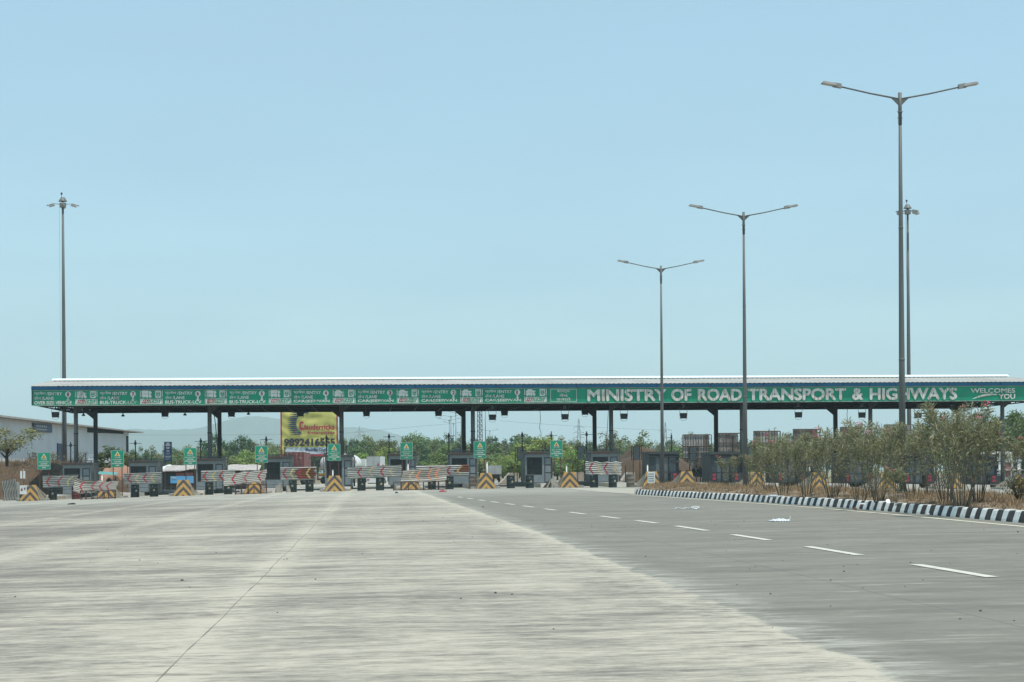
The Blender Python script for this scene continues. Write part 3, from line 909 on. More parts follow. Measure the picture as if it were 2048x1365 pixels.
# ------------------------------------------------------------------ concrete nose blocks with chevrons
def make_block():
    b = MB()
    W0, W1, H, LF, LB = .68, .37, 1.10, .34, 4.2
    def front(u, v):
        hw = W0 + (W1 - W0) * min(1, v * 1.0) ** .8
        return ((2 * u - 1) * hw, LF * v, H * v)
    def chev(u, v):
        hw = W0 + (W1 - W0) * v ** .8
        x = abs(2 * u - 1) * hw
        t = v * H + x * 1.1
        return 1 if t < .14 else (0 if t < .42 else (1 if t < .66 else (0 if t < .92 else (1 if t < 1.17 else 0))))
    b.grid(front, 56, 44, chev)
    def hz(s_): return H * (1 - .55 * s_ ** .9)
    for sd in (-1, 1):
        def side(u, v, sd=sd):
            s_ = u if sd > 0 else 1 - u
            y0 = LF * v; y = y0 + (LB - y0) * s_
            hw = W0 + .30 * s_ ** .7 + (W1 - W0 - .30 * s_ ** .7) * v ** .8
            return (sd * hw, y, hz(s_) * v)
        def sm_(u, v, sd=sd):
            s_ = u if sd > 0 else 1 - u
            return 1 if ((s_ * 3.2 + .35 * v) / .24) % 2 < 1 else 2
        b.grid(side, 60, 12, sm_)
    top = [(-W1, LF, H), (W1, LF, H), (W1, LB, hz(1)), (-W1, LB, hz(1))]
    b.add(top, [(0, 1, 2, 3)], 2)
    b.add([(-.98, LB, 0), (.98, LB, 0), (W1, LB, hz(1)), (-W1, LB, hz(1))], [(1, 0, 3, 2)], 2)
    b.box((0, 2.6, .09), (2.05, 3.6, .17), 3)
    return b.build('nose_block', [M['hz_yellow'], M['hz_black'], M['hz_pale'], M['conc']])
blk = make_block()
blocks = [(61, 'carrying a white poster, at the far left'), (213, 'behind the draped sheet on the rusty stand at left'), (367, 'before the blue banner, clear on both sides'),
          (508, 'behind the rusty stand with three chevrons'), (669, 'below the caution board in front of the tanker'), (822, 'behind the long rusty stand with the brown sheet'),
          (972, 'between the faded grey drum and the white end block'), (1139, 'beside the caution board nearest the median'), (1303, 'carrying a text poster at the end of the median'),
          (1373, 'among dry weeds right of the farthest tall lamp pole'), (1512, 'behind thin oleander right of the middle lamp pole'), (1637, 'seen between two oleander bushes'),
          (1773, 'behind oleander stems left of the nearest lamp pole'), (1907, 'behind the biggest oleander bush'), (2043, 'cut by the right edge, clear of the bushes')]
for k, (px, tx) in enumerate(blocks):
    X = at(px, 960, 150).x
    o = blk if k == 0 else blk.copy()
    if k: C.objects.link(o)
    o.location = (X, 149.6, gz(X) - .02)
    tag(o, 'chevron concrete block ' + tx, 'barrier block', 'chevron blocks at the island noses')
# small grey block beside the block nearest the median, pair of concrete lumps
for px, Y, wd, h, lab in ((1108, 151, .5, .78, 'small grey concrete lump with one striped side left of the block nearest the median'), (558, 153, .48, .62, 'left one of two rough stacked concrete lumps below the rusty patched sheet'), (580, 153, .52, .60, 'right one of two rough stacked concrete lumps below the rusty patched sheet')):
    X = at(px, 970, Y).x
    b = MB()
    z = gz(X)
    b.box((X, Y, z + h * .22), (wd, wd, h * .45), 0, .2, taper=.9); b.box((X - .02, Y, z + h * .62), (wd * .8, wd * .8, h * .36), 0, -.15, taper=.85); b.box((X + .03, Y, z + h * .9), (wd * .5, wd * .5, h * .2), 0, .5, taper=.8)
    if px == 1108: b.prism([(X - .75, z), (X - .28, z), (X - .12, z + .62), (X - .24, z + .62)], Y - .05, Y + .5, 1); b.prism([(X - .55, z + .01), (X - .42, z + .01), (X - .18, z + .6), (X - .26, z + .6)], Y - .06, Y - .052, 2)
    tag(b.build('concrete_lump', [M['conc'], M['hz_black'], M['hz_pale']], None, loc=(X, Y, z)), lab, 'concrete lump')
# white end blocks of the islands
for px, w_, lab in ((1022, 1.15, 'whitewashed sloping end block left of the fully visible booth'), (1080, 0, ''), (1155, 1.0, 'whitewashed end block right of the block nearest the median'), (1258, .9, 'whitewashed end block behind the faded open drum')):
    if not w_: continue
    X = at(px, 960, 190).x; z = gz(X)
    b = MB(); b.prism([(X - w_, z), (X + w_ * .6, z), (X + w_ * .6, z + 1.05), (X - w_ * .1, z + 1.05), (X - w_ * .5, z + .5)], 190, 192)
    tag(b.build('end_block', M['conc_white'], None, loc=(X, 190, z)), lab, 'end block', 'whitewashed end blocks')
for px, y0, y1, Y, m, lab in ((1028, 930, 947, 172, 'orange', 'yellow marker post on the sloping end block left of the booth'), (1145, 933, 945, 172, 'orange', 'yellow marker post right of the block nearest the median'), (1251, 933, 950, 171, 'orange', 'yellow marker post by the faded open drum'),
                              (974, 927, 948, 154, 'white', 'white marker post on the chevron block between drum and end block'), (1133, 934, 946, 154, 'white', 'white marker post on the chevron block nearest the median'), (1295, 932, 946, 154, 'white', 'white marker post on the block with the text poster'),
                              (816, 930, 942, 154, 'white', 'white marker post behind the brown sheet'), (665.5, 942, 954, 154, 'white', 'white marker post on the block before the tanker'), (204, 952, 962, 154, 'white', 'white marker post behind the draped sheet')):
    t_ = at(px, y0, Y); u_ = at(px, y1 + 8, Y)
    b = MB(); b.tube([(t_.x, Y, gz(t_.x)), (t_.x, Y, t_.z)], .05, 10)
    b.lathe([(.055, 0), (.055, .04), (.02, .06)], (t_.x, Y, t_.z), 10)
    tag(b.build('marker_post', M[m], None, loc=(t_.x, Y, gz(t_.x))), lab, 'marker post')
# posters on blocks
def poster(px, y0, y1, w_px, lab, style):
    a = at(px - w_px / 2, y1, 149.3); c = at(px + w_px / 2, y0, 149.3)
    s = thing('poster', lab, 'poster', ((a.x + c.x) / 2, 149.3, a.z))
    b = MB(); b.b2((a.x, 149.28, a.z), (c.x, 149.32, c.z)); b.build('board', M['white'], s)
    b = MB(); w_, h_ = c.x - a.x, c.z - a.z
    if style == 0:
        b.prism([(a.x + .12 * w_, a.z + .4 * h_), (a.x + .4 * w_, a.z + .36 * h_), (a.x + .42 * w_, a.z + .6 * h_), (a.x + .25 * w_, a.z + .72 * h_)], 149.268, 149.279, 0)
        b.prism([(a.x + .66 * w_, a.z + .5 * h_), (a.x + .8 * w_, a.z + .5 * h_), (a.x + .82 * w_, a.z + .75 * h_), (a.x + .64 * w_, a.z + .72 * h_)], 149.268, 149.279, 1)
    else:
        for k in range(4):
            z = a.z + h_ * (.16 + .2 * k)
            for j in range(5):
                x = a.x + w_ * (.1 + .16 * j)
                b.prism([(x, z), (x + w_ * .12, z + .01), (x + w_ * .11, z + h_ * .10), (x + .01, z + h_ * .08)], 149.268, 149.279, 1)
    b.build('print', [M['red'], M['black']], s)
poster(46.5, 971, 989, 14, 'white poster with a small red figure on the leftmost chevron block', 0)
poster(1302.5, 944, 967, 14.5, 'white poster with dark lines of writing on the block at the median end', 1)
q = at(47, 975, 150)
s = thing('delineator', 'post with two upright white plates standing over the white poster', 'delineator', (q.x, 150.0, gz(q.x) + 1.0))
b = MB(); t_ = at(47, 938, 150); b.tube([(q.x, 150, gz(q.x) + .9), (q.x, 150, t_.z)], .035, 8); b.build('post', M['steel'], s)
for px in (42.5, 48.5):
    a = at(px - 2, 957.5, 149.9); c = at(px + 2, 942.5, 149.9)
    b = MB(); b.b2((a.x, 149.87, a.z), (c.x, 149.91, c.z)); b.build('plate', M['white'], s)

# ------------------------------------------------------------------ caution boards
def make_caution():
    s = thing('caution_sign', 'x', 'sign', (0, 0, 0), 'green caution boards')
    b = MB()
    b.b2((-.435, -.02, 2.1), (.435, .02, 3.28), 1); b.b2((-.40, -.026, 2.135), (.40, -.0201, 3.245), 0)
    b.build('panel', [M['green'], M['border']], s, True)
    b = MB()
    b.prism([(-.20, 2.86), (.20, 2.86), (0, 3.2)], -.034, -.027, 0); b.prism([(-.145, 2.892), (.145, 2.892), (0, 3.135)], -.042, -.035, 1)
    b.b2((-.014, -.05, 2.955), (.014, -.043, 3.06), 2); b.b2((-.014, -.05, 2.915), (.014, -.043, 2.94), 2)
    b.build('warning_triangle', [M['white'], M['orange'], M['black']], s, True)
    b = MB()
    b.text('\u0938\u093e\u0935\u0927\u093e\u0928\u0940', -.2, 2.73, .40, .10, -.03, 0, .02)
    b.text('\u0938\u094d\u0935\u091a\u093e\u0932\u093f\u0924 \u092c\u0948\u0930\u093f\u092f\u0930', -.34, 2.57, .68, .10, -.03, 0, .02)
    b.text('CAUTION', -.22, 2.45, .44, .085, -.03, 0, .05)
    b.text('AUTOMATIC BARRIER', -.36, 2.32, .72, .08, -.03, 0, .05)
    b.text('AHEAD', -.13, 2.19, .26, .08, -.03, 0, .05)
    b.build('lettering', M['letters2'], s, True)
    for x in (-.3, .3):
        b = MB(); b.b2((x - .03, .021, 0), (x + .03, .07, 3.2)); b.build('post', M['rust'], s, True)
    return s
cs = [(88, 'at the far left, before the brown bank'), (235, 'before the orange brown tarpaulin'), (380.5, 'over the blue banner'), (523, 'left of the maroon container'), (668.5, 'in front of the white tanker'),
      (813, 'above the long rusty stand'), (960, 'beside the lattice mast'), (1113, 'over the booth with the three panel door')]
proto = make_caution()
for k, (px, tx) in enumerate(cs):
    X = at(px, 920, YN).x
    p = (X, YN, gz(X)); lab = 'green caution board with warning triangle ' + tx
    if k == 0: proto.location = p; proto['label'] = lab
    else: dup(proto, p, lab)

# ------------------------------------------------------------------ drums
def make_drum(m):
    b = MB()
    b.lathe([(.275, 0), (.29, .02), (.285, .04), (.285, .28), (.298, .30), (.285, .32), (.285, .56), (.298, .58), (.285, .60), (.285, .85), (.293, .87), (.28, .885), (.27, .86), (.0, .86)], (0, 0, 0), 22)
    if m == 'drum':
        b.add([(.287 * math.sin(a), -.287 * math.cos(a) - .004, z) for a, z in ((-.15, .40), (.3, .38), (.42, .47), (.2, .53), (-.1, .5))], [(0, 1, 2, 3, 4)], 1)
        b.add([(.287 * math.sin(a), -.287 * math.cos(a) - .004, z) for a, z in ((-.3, .70), (-.1, .68), (-.08, .75), (-.25, .76))], [(0, 1, 2, 3)], 1)
    return b.build('oil_drum', [M[m], M['hz_pale']])
dp = {m: make_drum(m) for m in ('drum', 'drum_red', 'drum_grey')}
du = set()
drums = [(105.5, 152.0, 'drum', 'black drum under the leftmost chevron sheet'), (151.5, 152.0, 'drum_red', 'maroon drum between the leftmost sheet and the draped sheet'), (270, 152.1, 'drum', 'black drum at left under the sheet before the second caution board'),
         (308, 152.1, 'drum', 'black drum at right under the sheet before the second caution board'), (418.5, 152.2, 'drum', 'black drum right of the block with the blue banner behind'), (456, 152.6, 'drum', 'black drum at the left end of the three chevron stand'),
         (585.5, 153.0, 'drum', 'black drum right of the concrete lumps'), (619, 152.4, 'drum', 'black drum under the rust patched sheet'), (723, 150.8, 'drum', 'black drum at left under the long sheet right of the tanker'),
         (760, 150.6, 'drum', 'black drum at right under the long sheet right of the tanker'), (864, 152.4, 'drum', 'black drum behind the long rusty stand'), (899, 150.5, 'drum', 'black drum at the right end of the long rusty stand'),
         (945.5, 150.8, 'drum_grey', 'faded grey and rust drum beside a chevron block'), (1021.5, 150.3, 'drum', 'black drum with yellow stain left of the visible booth window'), (1059.5, 150.3, 'drum', 'black drum with yellow stain below the visible booth window'),
         (1188, 148.8, 'drum', 'dark drum at left under the shiny sheet near the median'), (1225.5, 148.5, 'drum', 'dark drum at right under the shiny sheet near the median'), (1261, 149.4, 'drum_grey', 'faded open drum at the end of the median kerb')]
for px, Y, m, lab in drums:
    X = at(px, 970, Y).x
    o = dp[m]
    if m in du:
        o = o.copy(); C.objects.link(o)
    du.add(m)
    o.location = (X, Y, gz(X)); o.rotation_euler = (0, 0, rnd.uniform(-.35, .35))
    tag(o, lab, 'drum', 'drums along the closed lanes')

# ------------------------------------------------------------------ corrugated chevron sheets
def sheet_panel(c4, Y, chev, lab, mats=('sheet', 'red', 'yellow', 'sheet_rust'), lean=0.0, rustfrom=None, pitch=.125, warp=0.0, torn=0.0, seed=1):
    tl, tr, bl, br = [at(*p, Y) for p in c4]
    r2 = random.Random(seed)
    wdt = (tr - tl).length; hgt = (tl - bl).length
    nu, nv = int(wdt / .035), max(30, int(hgt / .016))
    ph = [r2.uniform(0, 6) for _ in range(6)]
    def fn(u, v):
        p = (bl * (1 - u) + br * u) * (1 - v) + (tl * (1 - u) + tr * u) * v
        z = p.z + warp * (math.sin(u * 5 + ph[0]) * .06 + math.sin(u * 11 + ph[1]) * .025) + torn * .03 * math.sin(u * 23 + ph[2]) * abs(2 * v - 1) ** 4
        x = p.x + torn * .03 * math.sin(v * 17 + ph[3]) * abs(2 * u - 1) ** 8
        y = Y + .026 * math.sin(2 * math.pi * v * hgt / pitch) + lean * v + warp * .07 * math.sin(u * 6 + ph[4]) + .012 * math.sin(u * 9 + v * 4 + ph[5])
        return (x, y, z)
    cen = [((px - c4[2][0]) / (c4[3][0] - c4[2][0]), m, fade) for px, m, fade in chev]
    def mf(u, v):
        for cu, m, fade in cen:
            d = (u - cu) * wdt
            t = abs(2 * v - 1 + .04 * math.sin(cu * 40))
            if t < .82 and abs(d + .13 - .30 * t) < .062 * (1 + .25 * math.sin(v * 31 + cu * 9)) and r2.random() > fade:
                return m
        if rustfrom is not None and rustfrom[0] + .06 * math.sin(v * 9) + .04 * math.sin(v * 23) < u < rustfrom[1] + .04 * math.sin(v * 13 + 2) and rustfrom[2] < v < rustfrom[3]: return 3
        return 0
    b = MB()
    b.grid(fn, nu, nv, mf, sm=True)
    o = b.build('chevron_sheet', [M[m] for m in mats], None, loc=((bl.x + br.x) / 2, Y, min(bl.z, br.z)))
    sol = o.modifiers.new('sheet', 'SOLIDIFY'); sol.thickness = .003
    tag(o, lab, 'sheet barricade', 'chevron sheets closing the lanes')
sheet_panel(((85, 952), (158, 950), (86, 976.5), (144, 973.5)), 151.6, [(96, 1, .0), (116, 1, .0), (133, 2, .05), (151, 2, .3)], 'corrugated sheet with red and yellow chevrons before the first caution board', seed=2)
sheet_panel(((247, 947.5), (323, 945), (249, 969.5), (323, 967)), 151.6, [(260, 1, 0), (275, 2, 0), (291, 1, 0), (306, 2, 0)], 'neat corrugated sheet with four alternating chevrons on two drums, before the second booth', seed=3)
sheet_panel(((402, 941.5), (470, 940), (402, 965), (470, 963)), 151.6, [(411, 1, 0), (428, 2, .0), (443, 1, 0)], 'corrugated sheet partly hidden by the three chevron sheet right of it', seed=4)
sheet_panel(((560, 935.5), (633, 934), (562, 961.5), (633, 959.5)), 151.6, [(571, 1, 0), (585, 2, 0), (601, 1, 0), (617, 2, 0)], 'corrugated sheet half eaten by brown rust below the container', rustfrom=(.42, .97, .08, .92), seed=5)
sheet_panel(((695, 934.5), (803, 930), (694, 958.5), (803, 953.5)), 150.3, [(719, 1, 0), (742, 2, .25), (765, 1, 0), (783, 2, .3)], 'long bright corrugated sheet before the small grey box truck', torn=.6, seed=6)
sheet_panel(((832, 932.5), (938, 930), (832, 955), (938, 952.5)), 151.6, [(859, 1, 0), (880, 2, .2), (898, 1, 0), (919, 2, .2)], 'corrugated sheet behind the brown leaning sheet, rusty at its right end', rustfrom=(.8, 1.1, .4, 1.1), seed=7)
sheet_panel(((1170, 924.5), (1243, 924), (1171, 950.5), (1243, 951.5)), 148.4, [(1183, 1, 0), (1199, 2, .3), (1212, 1, .05), (1232, 2, .35)], 'shiny crumpled corrugated sheet on two dark drums near the median', warp=.3, torn=1, seed=8)
sheet_panel(((147, 956), (237, 965), (146, 985), (231, 981.5)), 146.5, [(162, 1, .05), (184, 1, .15), (200, 1, .2), (214, 1, .1)], 'bent corrugated sheet draped over the leftmost rusty stand', mats=('sheet_pale', 'red', 'yellow', 'sheet_old'), lean=.45, warp=1.3, torn=1, rustfrom=(-.1, .5, .72, 1.1), seed=9)
sheet_panel(((447, 946), (534, 940.5), (447, 971), (530, 964)), 147.0, [(467, 1, 0), (491, 1, .25), (518, 1, 0)], 'pale corrugated sheet with three red chevrons leaning on a rusty stand', mats=('sheet_pale', 'red', 'yellow', 'sheet_old'), lean=.4, warp=.7, torn=1, seed=10)
sheet_panel(((806, 941.5), (896, 933), (801, 965), (893, 961)), 146.5, [(821, 2, .6), (835, 4, .1), (858, 4, .3), (873, 4, .1)], 'brown weathered sheet with orange chevrons leaning on the long rusty stand', mats=('sheet_old', 'red', 'yellow', 'sheet_pale', 'chev_orange'), lean=.55, warp=.5, torn=.6, rustfrom=(-.1, 1.1, -.1, .28), seed=12)

# rusty stands
def stand(px0, px1, ytop0, ytop1, ybot, Y, nleg, lab):
    a = gnd((px0 + px1) / 2, ybot)
    x0, x1 = at(px0, ybot, Y).x, at(px1, ybot, Y).x
    z0 = gz((x0 + x1) / 2)
    zt0, zt1 = at(px0, ytop0, Y).z, at(px1, ytop1, Y).z
    s = thing('steel_stand', lab, 'stand', ((x0 + x1) / 2, Y, z0), 'rusty stands under the sheets')
    t = .05
    b = MB()
    for y in (Y - .35, Y + .35):
        b.bar((x0, y, zt0), (x1, y, zt1), t)
    b.bar((x0, Y - .35, zt0), (x0, Y + .35, zt0), t); b.bar((x1, Y - .35, zt1), (x1, Y + .35, zt1), t)
    b.build('top_frame', M['rust'], s)
    b = MB()
    for y in (Y - .35, Y + .35): b.bar((x0, y, gz(x0) + .05), (x1, y, gz(x1) + .05), t)
    b.build('bottom_rail', M['rust'], s)
    for k in range(nleg):
        u = k / (nleg - 1); x = x0 + (x1 - x0) * u; zt = zt0 + (zt1 - zt0) * u
        for y in (Y - .35, Y + .35):
            if y > Y and k % 2: continue
            b = MB(); b.bar((x, y, gz(x)), (x, y, zt - .02), t * (1.7 if k in (1, nleg - 2) else 1)); b.build('leg', M['rust'], s)
    for k in range(0, nleg - 1, 2):
        u = k / (nleg - 1); v = (k + 1) / (nleg - 1)
        b = MB(); b.bar((x0 + (x1 - x0) * u, Y + .35, gz(x0) + .06), (x0 + (x1 - x0) * v, Y + .35, zt0 - .03), .018); b.build('brace', M['rust'], s)
stand(162, 230, 983, 981, 1001, 146.6, 7, 'rusty steel stand with many legs under the draped sheet at left')
stand(471, 534, 970, 969, 991, 147.1, 6, 'rusty steel stand under the pale three chevron sheet')
stand(787, 892, 965, 963, 987, 146.6, 8, 'long rusty steel stand under the brown sheet')

# rope along the drums
for pa, pb, ya, yb_, lab in ((75, 640, 979, 968, 'thin dark rope strung along the drums on the left lanes'), (600, 1245, 975, 962, 'thin dark rope strung along the drums on the middle lanes')):
    b = MB(); pts = [at(pa + (pb - pa) * t / 12, ya + (yb_ - ya) * t / 12 + (1.2 if t % 2 else 0), 151.0) for t in range(13)]
    b.tube(pts, .014, 5); tag(b.build('rope', M['black'], None, loc=pts[6]), lab, 'rope')

# ------------------------------------------------------------------ lamps, floodlights and cables hung from the canopy
hang = [(111, 822, 836), (330, 822, 834.5), (463, 822, 834.5), (601, 822, 834), (733, 822, 833.5), (877, 821, 833), (985, 829, 841), (1009, 820, 832), (1130, 828, 840), (1170, 819, 830.5), (1248, 827, 839), (1367, 825, 838), (1597, 823, 836), (1724, 823, 836.5), (1836, 823, 837)]
where = ['below the lane 8 board', 'below the lane 6 board', 'below the lane 5 board', 'before the yellow hoarding', 'below the lane 3 board', 'below the lane 2 board', 'hung low beside the pair of columns', 'high, below the lane 1 board', 'hung low below the motto', 'high, below the word ministry', 'hung low under the S of ministry', 'hung low below the word of', 'below the word transport', 'below the ampersand', 'below the word highways']
flood = None
for (px, y0, y1), tx in zip(hang, where):
    low = px in (111, 985, 1130, 1248, 1367, 1597, 1724, 1836)
    Y = 167.2 if low else 178.0
    a = at(px, y1, Y)
    lab = 'black box floodlight ' + tx
    if flood is None:
        s = flood = thing('hanging_floodlight', lab, 'floodlight', (a.x, Y, a.z), 'box floodlights hung from the canopy')
        b = MB(); b.box((0, 0, .23), (.50, .22, .42), 0, taper=1.08); b.build('housing', M['black'], s, True)
        b = MB(); b.box((0, -.118, .23), (.40, .012, .32)); b.build('lens', M['glass'], s, True)
        b = MB()
        for x in (-.28, .28): b.b2((x - .012, -.02, .2), (x + .012, .02, .82))
        b.b2((-.292, -.02, .821), (.292, .02, .85)); b.b2((-.1, -.06, .851), (.1, .06, 1.15))
        b.build('bracket', M['steel_dark'], s, True)
        b = MB(); b.tube([(.28 * math.cos(t), .05, .08 - .22 * math.sin(t)) for t in [i * .35 for i in range(10)]], .01, 5); b.build('cable', M['black'], s, True)
    else: dup(flood, (a.x, Y, a.z), lab)
dome = None
for px, y, tx in ((167, 832, 'first'), (246, 833, 'second'), (370, 831, 'third'), (497, 829.5, 'fourth')):
    a = at(px, y, 186.2); lab = 'small dark dome lamp under the rear canopy edge, %s from the left end' % tx
    if dome is None:
        dome = thing('dome_lamp', lab, 'lamp', a, 'dome lamps under the rear edge')
        b = MB(); b.lathe([(.16, 0), (.13, .09), (.05, .15), (.03, .4)], (0, 0, 0), 12); b.build('shade', M['black'], dome, True)
        b = MB(); b.lathe([(.10, -.03), (.12, .005)], (0, 0, 0), 12); b.build('diffuser', M['lamp_glass'], dome, True)
    else: dup(dome, a, lab)
for pts, Y, lab in ((((1080, 822), (1081, 840), (1079, 856), (1082, 866), (1082, 874)), 180, 'loose dark cable dangling below the canopy left of the pylon'), (((1217, 818), (1215, 850), (1214, 880), (1213, 903)), 178, 'thin dark cable dangling left of the column near the shiny sheet'),
                    (((1695, 818), (1694, 830), (1695, 842), (1694, 852)), 178, 'thin cable dangling right of the rear column among the oleanders'), (((428, 826), (431, 850), (434, 885), (437, 916)), 178, 'slanting dark cable between the two columns beside the third booth')):
    b = MB(); pp = [at(x, y, Y) for x, y in pts]; b.tube(pp, .035 if pts[0][0] == 428 else .022, 6)
    tag(b.build('hanging_cable', M['black'], None, loc=pp[0]), lab, 'cable')

# lane status frames seen from behind
fr_ = None
for px, y0, y1, Y, tx in ((915, 896, 923, 176, 'behind the half hidden booth'), (1041, 895, 922, 176, 'at the left of the fully visible booth'), (1162, 896, 922, 176, 'right of the caution board nearest the median'), (1273, 896.5, 922.5, 176, 'before the brown earth heap'), (1386, 898, 924, 176, 'in front of the tall striped hoarding'), (1502, 900, 926, 176, 'right of the middle lamp pole')):
    a = at(px, y1, Y)
    lab = 'dark framed pair of pale lane signal panels ' + tx
    p = (a.x, Y, gz(a.x) + .25)
    if fr_ is None:
        fr_ = thing('lane_signal', lab, 'lane signal', p, 'lane signal frames')
        h0 = a.z - p[2]; h1 = at(px, y0, Y).z - p[2]; hm = (h0 + h1) / 2
        b = MB()
        for x in (-.40, -.27, .27, .40): b.b2((x - .022, -.03, h0), (x + .022, .03, h1))
        for z in (h0, hm, h1): b.b2((-.421, -.028, z - .02), (.421, .028, z + .02))
        b.build('frame', M['lattice'], fr_, True)
        for za, zb in ((h0 + .05, hm - .05), (hm + .05, h1 - .05)):
            b = MB(); b.b2((-.245, -.02, za), (.245, .02, zb)); b.build('signal_panel', M['signal'], fr_, True)
        for x in (-.27, .27):
            b = MB()
            for k in range(6): b.b2((x - .03, -.026, k * (h0 - .03) / 6), (x + .03, .026, (k + 1) * (h0 - .03) / 6 - .004), k % 2)
            b.build('post', [M['lattice'], M['hz_pale']], fr_, True)
    else: dup(fr_, p, lab)

# weathered ribbed barrier at the far left
a, c = at(5, 986, 158), at(33, 957.5, 158)
z0 = gz(a.x); W = c.x - a.x; H_ = c.z - z0
b = MB()
b.grid(lambda u, v: (a.x + W * u + .08 * math.sin(v * 5), 158 + .25 * v + .035 * math.sin(u * 2 * math.pi * 9 + v * 1.5), z0 - .05 + (H_ + .05) * v * (1 - .12 * (1 - u))), 90, 16, lambda u, v: 1 if math.sin(u * 2 * math.pi * 9 + v * 1.5 + 1) > .35 else 0, sm=True)
b.b2((a.x + .05, 158.35, z0 - .05), (c.x - .05, 159.6, c.z - .25), 0)
tag(b.build('ribbed_barrier', [M['conc'], M['steel_dark']], None, loc=((a.x + c.x) / 2, 158.5, z0)), 'weathered ribbed grey barrier at the foot of the brown bank, far left', 'barrier')

# ------------------------------------------------------------------ street lamps and high masts
def make_lamp():
    s = thing('street_lamp', 'x', 'street lamp', (0, 0, 0), 'double armed street lamps')
    b = MB()
    b.tube([(0, 0, 0), (0, 0, 4), (0, 0, 8), (0, 0, 11.2)], [.112, .088, .066, .047], 12)
    b.build('pole', M['galv'], s, True)
    b = MB(); b.b2((-.05, -.124, .55), (.05, -.10, 1.0)); b.build('access_door', M['steel_dark'], s, True)
    for z_, q_ in ((4.0, .095), (8.0, .072)):
        b = MB(); b.tube([(0, 0, z_), (0, 0, z_ + .05)], q_, 12); b.build('joint_ring', M['galv'], s, True)
    b = MB(); b.box((0, 0, .02), (.42, .42, .04)); 
    for x in (-.16, .16):
        for y in (-.16, .16): b.tube([(x, y, .04), (x, y, .12)], .02, 6)
    b.build('base_plate', M['galv'], s, True)
    b = MB(); b.tube([(0, 0, 11.15), (0, 0, 12.12)], .056, 12); b.tube([(0, 0, 11.5), (0, 0, 11.56)], .066, 12)
    for z in (11.35, 11.55): b.tube([(-.09, 0, z), (.09, 0, z)], .010, 6)
    b.build('hub', M['galv'], s, True)
    for sd in (-1, 1):
        b = MB()
        b.tube([(sd * .04, 0, 11.93), (sd * .35, 0, 11.99), (sd * .9, 0, 12.09), (sd * 1.85, 0, 12.30)], [.028, .028, .026, .024], 8)
        b.prism([(sd * .05, 11.74), (sd * .27, 11.955), (sd * .05, 11.95)] if sd > 0 else [(sd * .05, 11.74), (sd * .05, 11.95), (sd * .27, 11.955)], -.02, .02)
        b.build('arm', M['galv'], s, True)
        b = MB()
        MM = Matrix.Rotation(-sd * .17, 3, 'Y')
        b.box((sd * 1.92, 0, 12.33), (.26, .16, .13), 0, M=MM, taper=.85)
        b.box((sd * 2.17, 0, 12.385), (.48, .24, .075), 0, M=MM, taper=.8)
        h = b.build('lamp_head', M['lamp_body'], s, True)
        b = MB(); b.box((sd * 2.18, 0, 12.342), (.40, .19, .02), 0, M=MM); b.build('lens', M['lamp_glass'], h, True)
    return s
L0 = make_lamp()
for k, (px, y, Y, tx) in enumerate(((1805.5, 985, 65.5, 'nearest, rising from the oleander bed'), (1491, 968, 95, 'middle one, left of the tall oleanders'), (1325, 968, 119.5, 'farthest of the three before the canopy, on dry weeds'))):
    a = at(px, y, Y); p = (a.x, Y, soil_z(a.x, Y) + .02)
    lab = 'tall grey two armed street lamp, ' + tx
    if k == 0: L0.location = p; L0['label'] = lab
    else: dup(L0, p, lab)
far = [(898.5, 839.5, 'lower lamp of the cluster by the paired columns'), (901.8, 832, 'just right of the lower cluster lamp'), (906.8, 846, 'shortest looking in the cluster by the paired columns'),
       (911.5, 824, 'arms touching the canopy edge'), (922.5, 808, 'just left of the dark rear column'), (970.5, 812, 'right of the lattice mast, its head behind the canopy'), (979.5, 861, 'low over the trees right of the lattice mast')]
for px, y, tx in far:
    ht = CY - ROLL * (px - CX)
    Y = (12.4 - CAM_Z) * F_PX / (ht - y)
    a = at(px, y, Y)
    dup(L0, (a.x, Y, a.z - 12.12), 'distant street lamp, ' + tx)
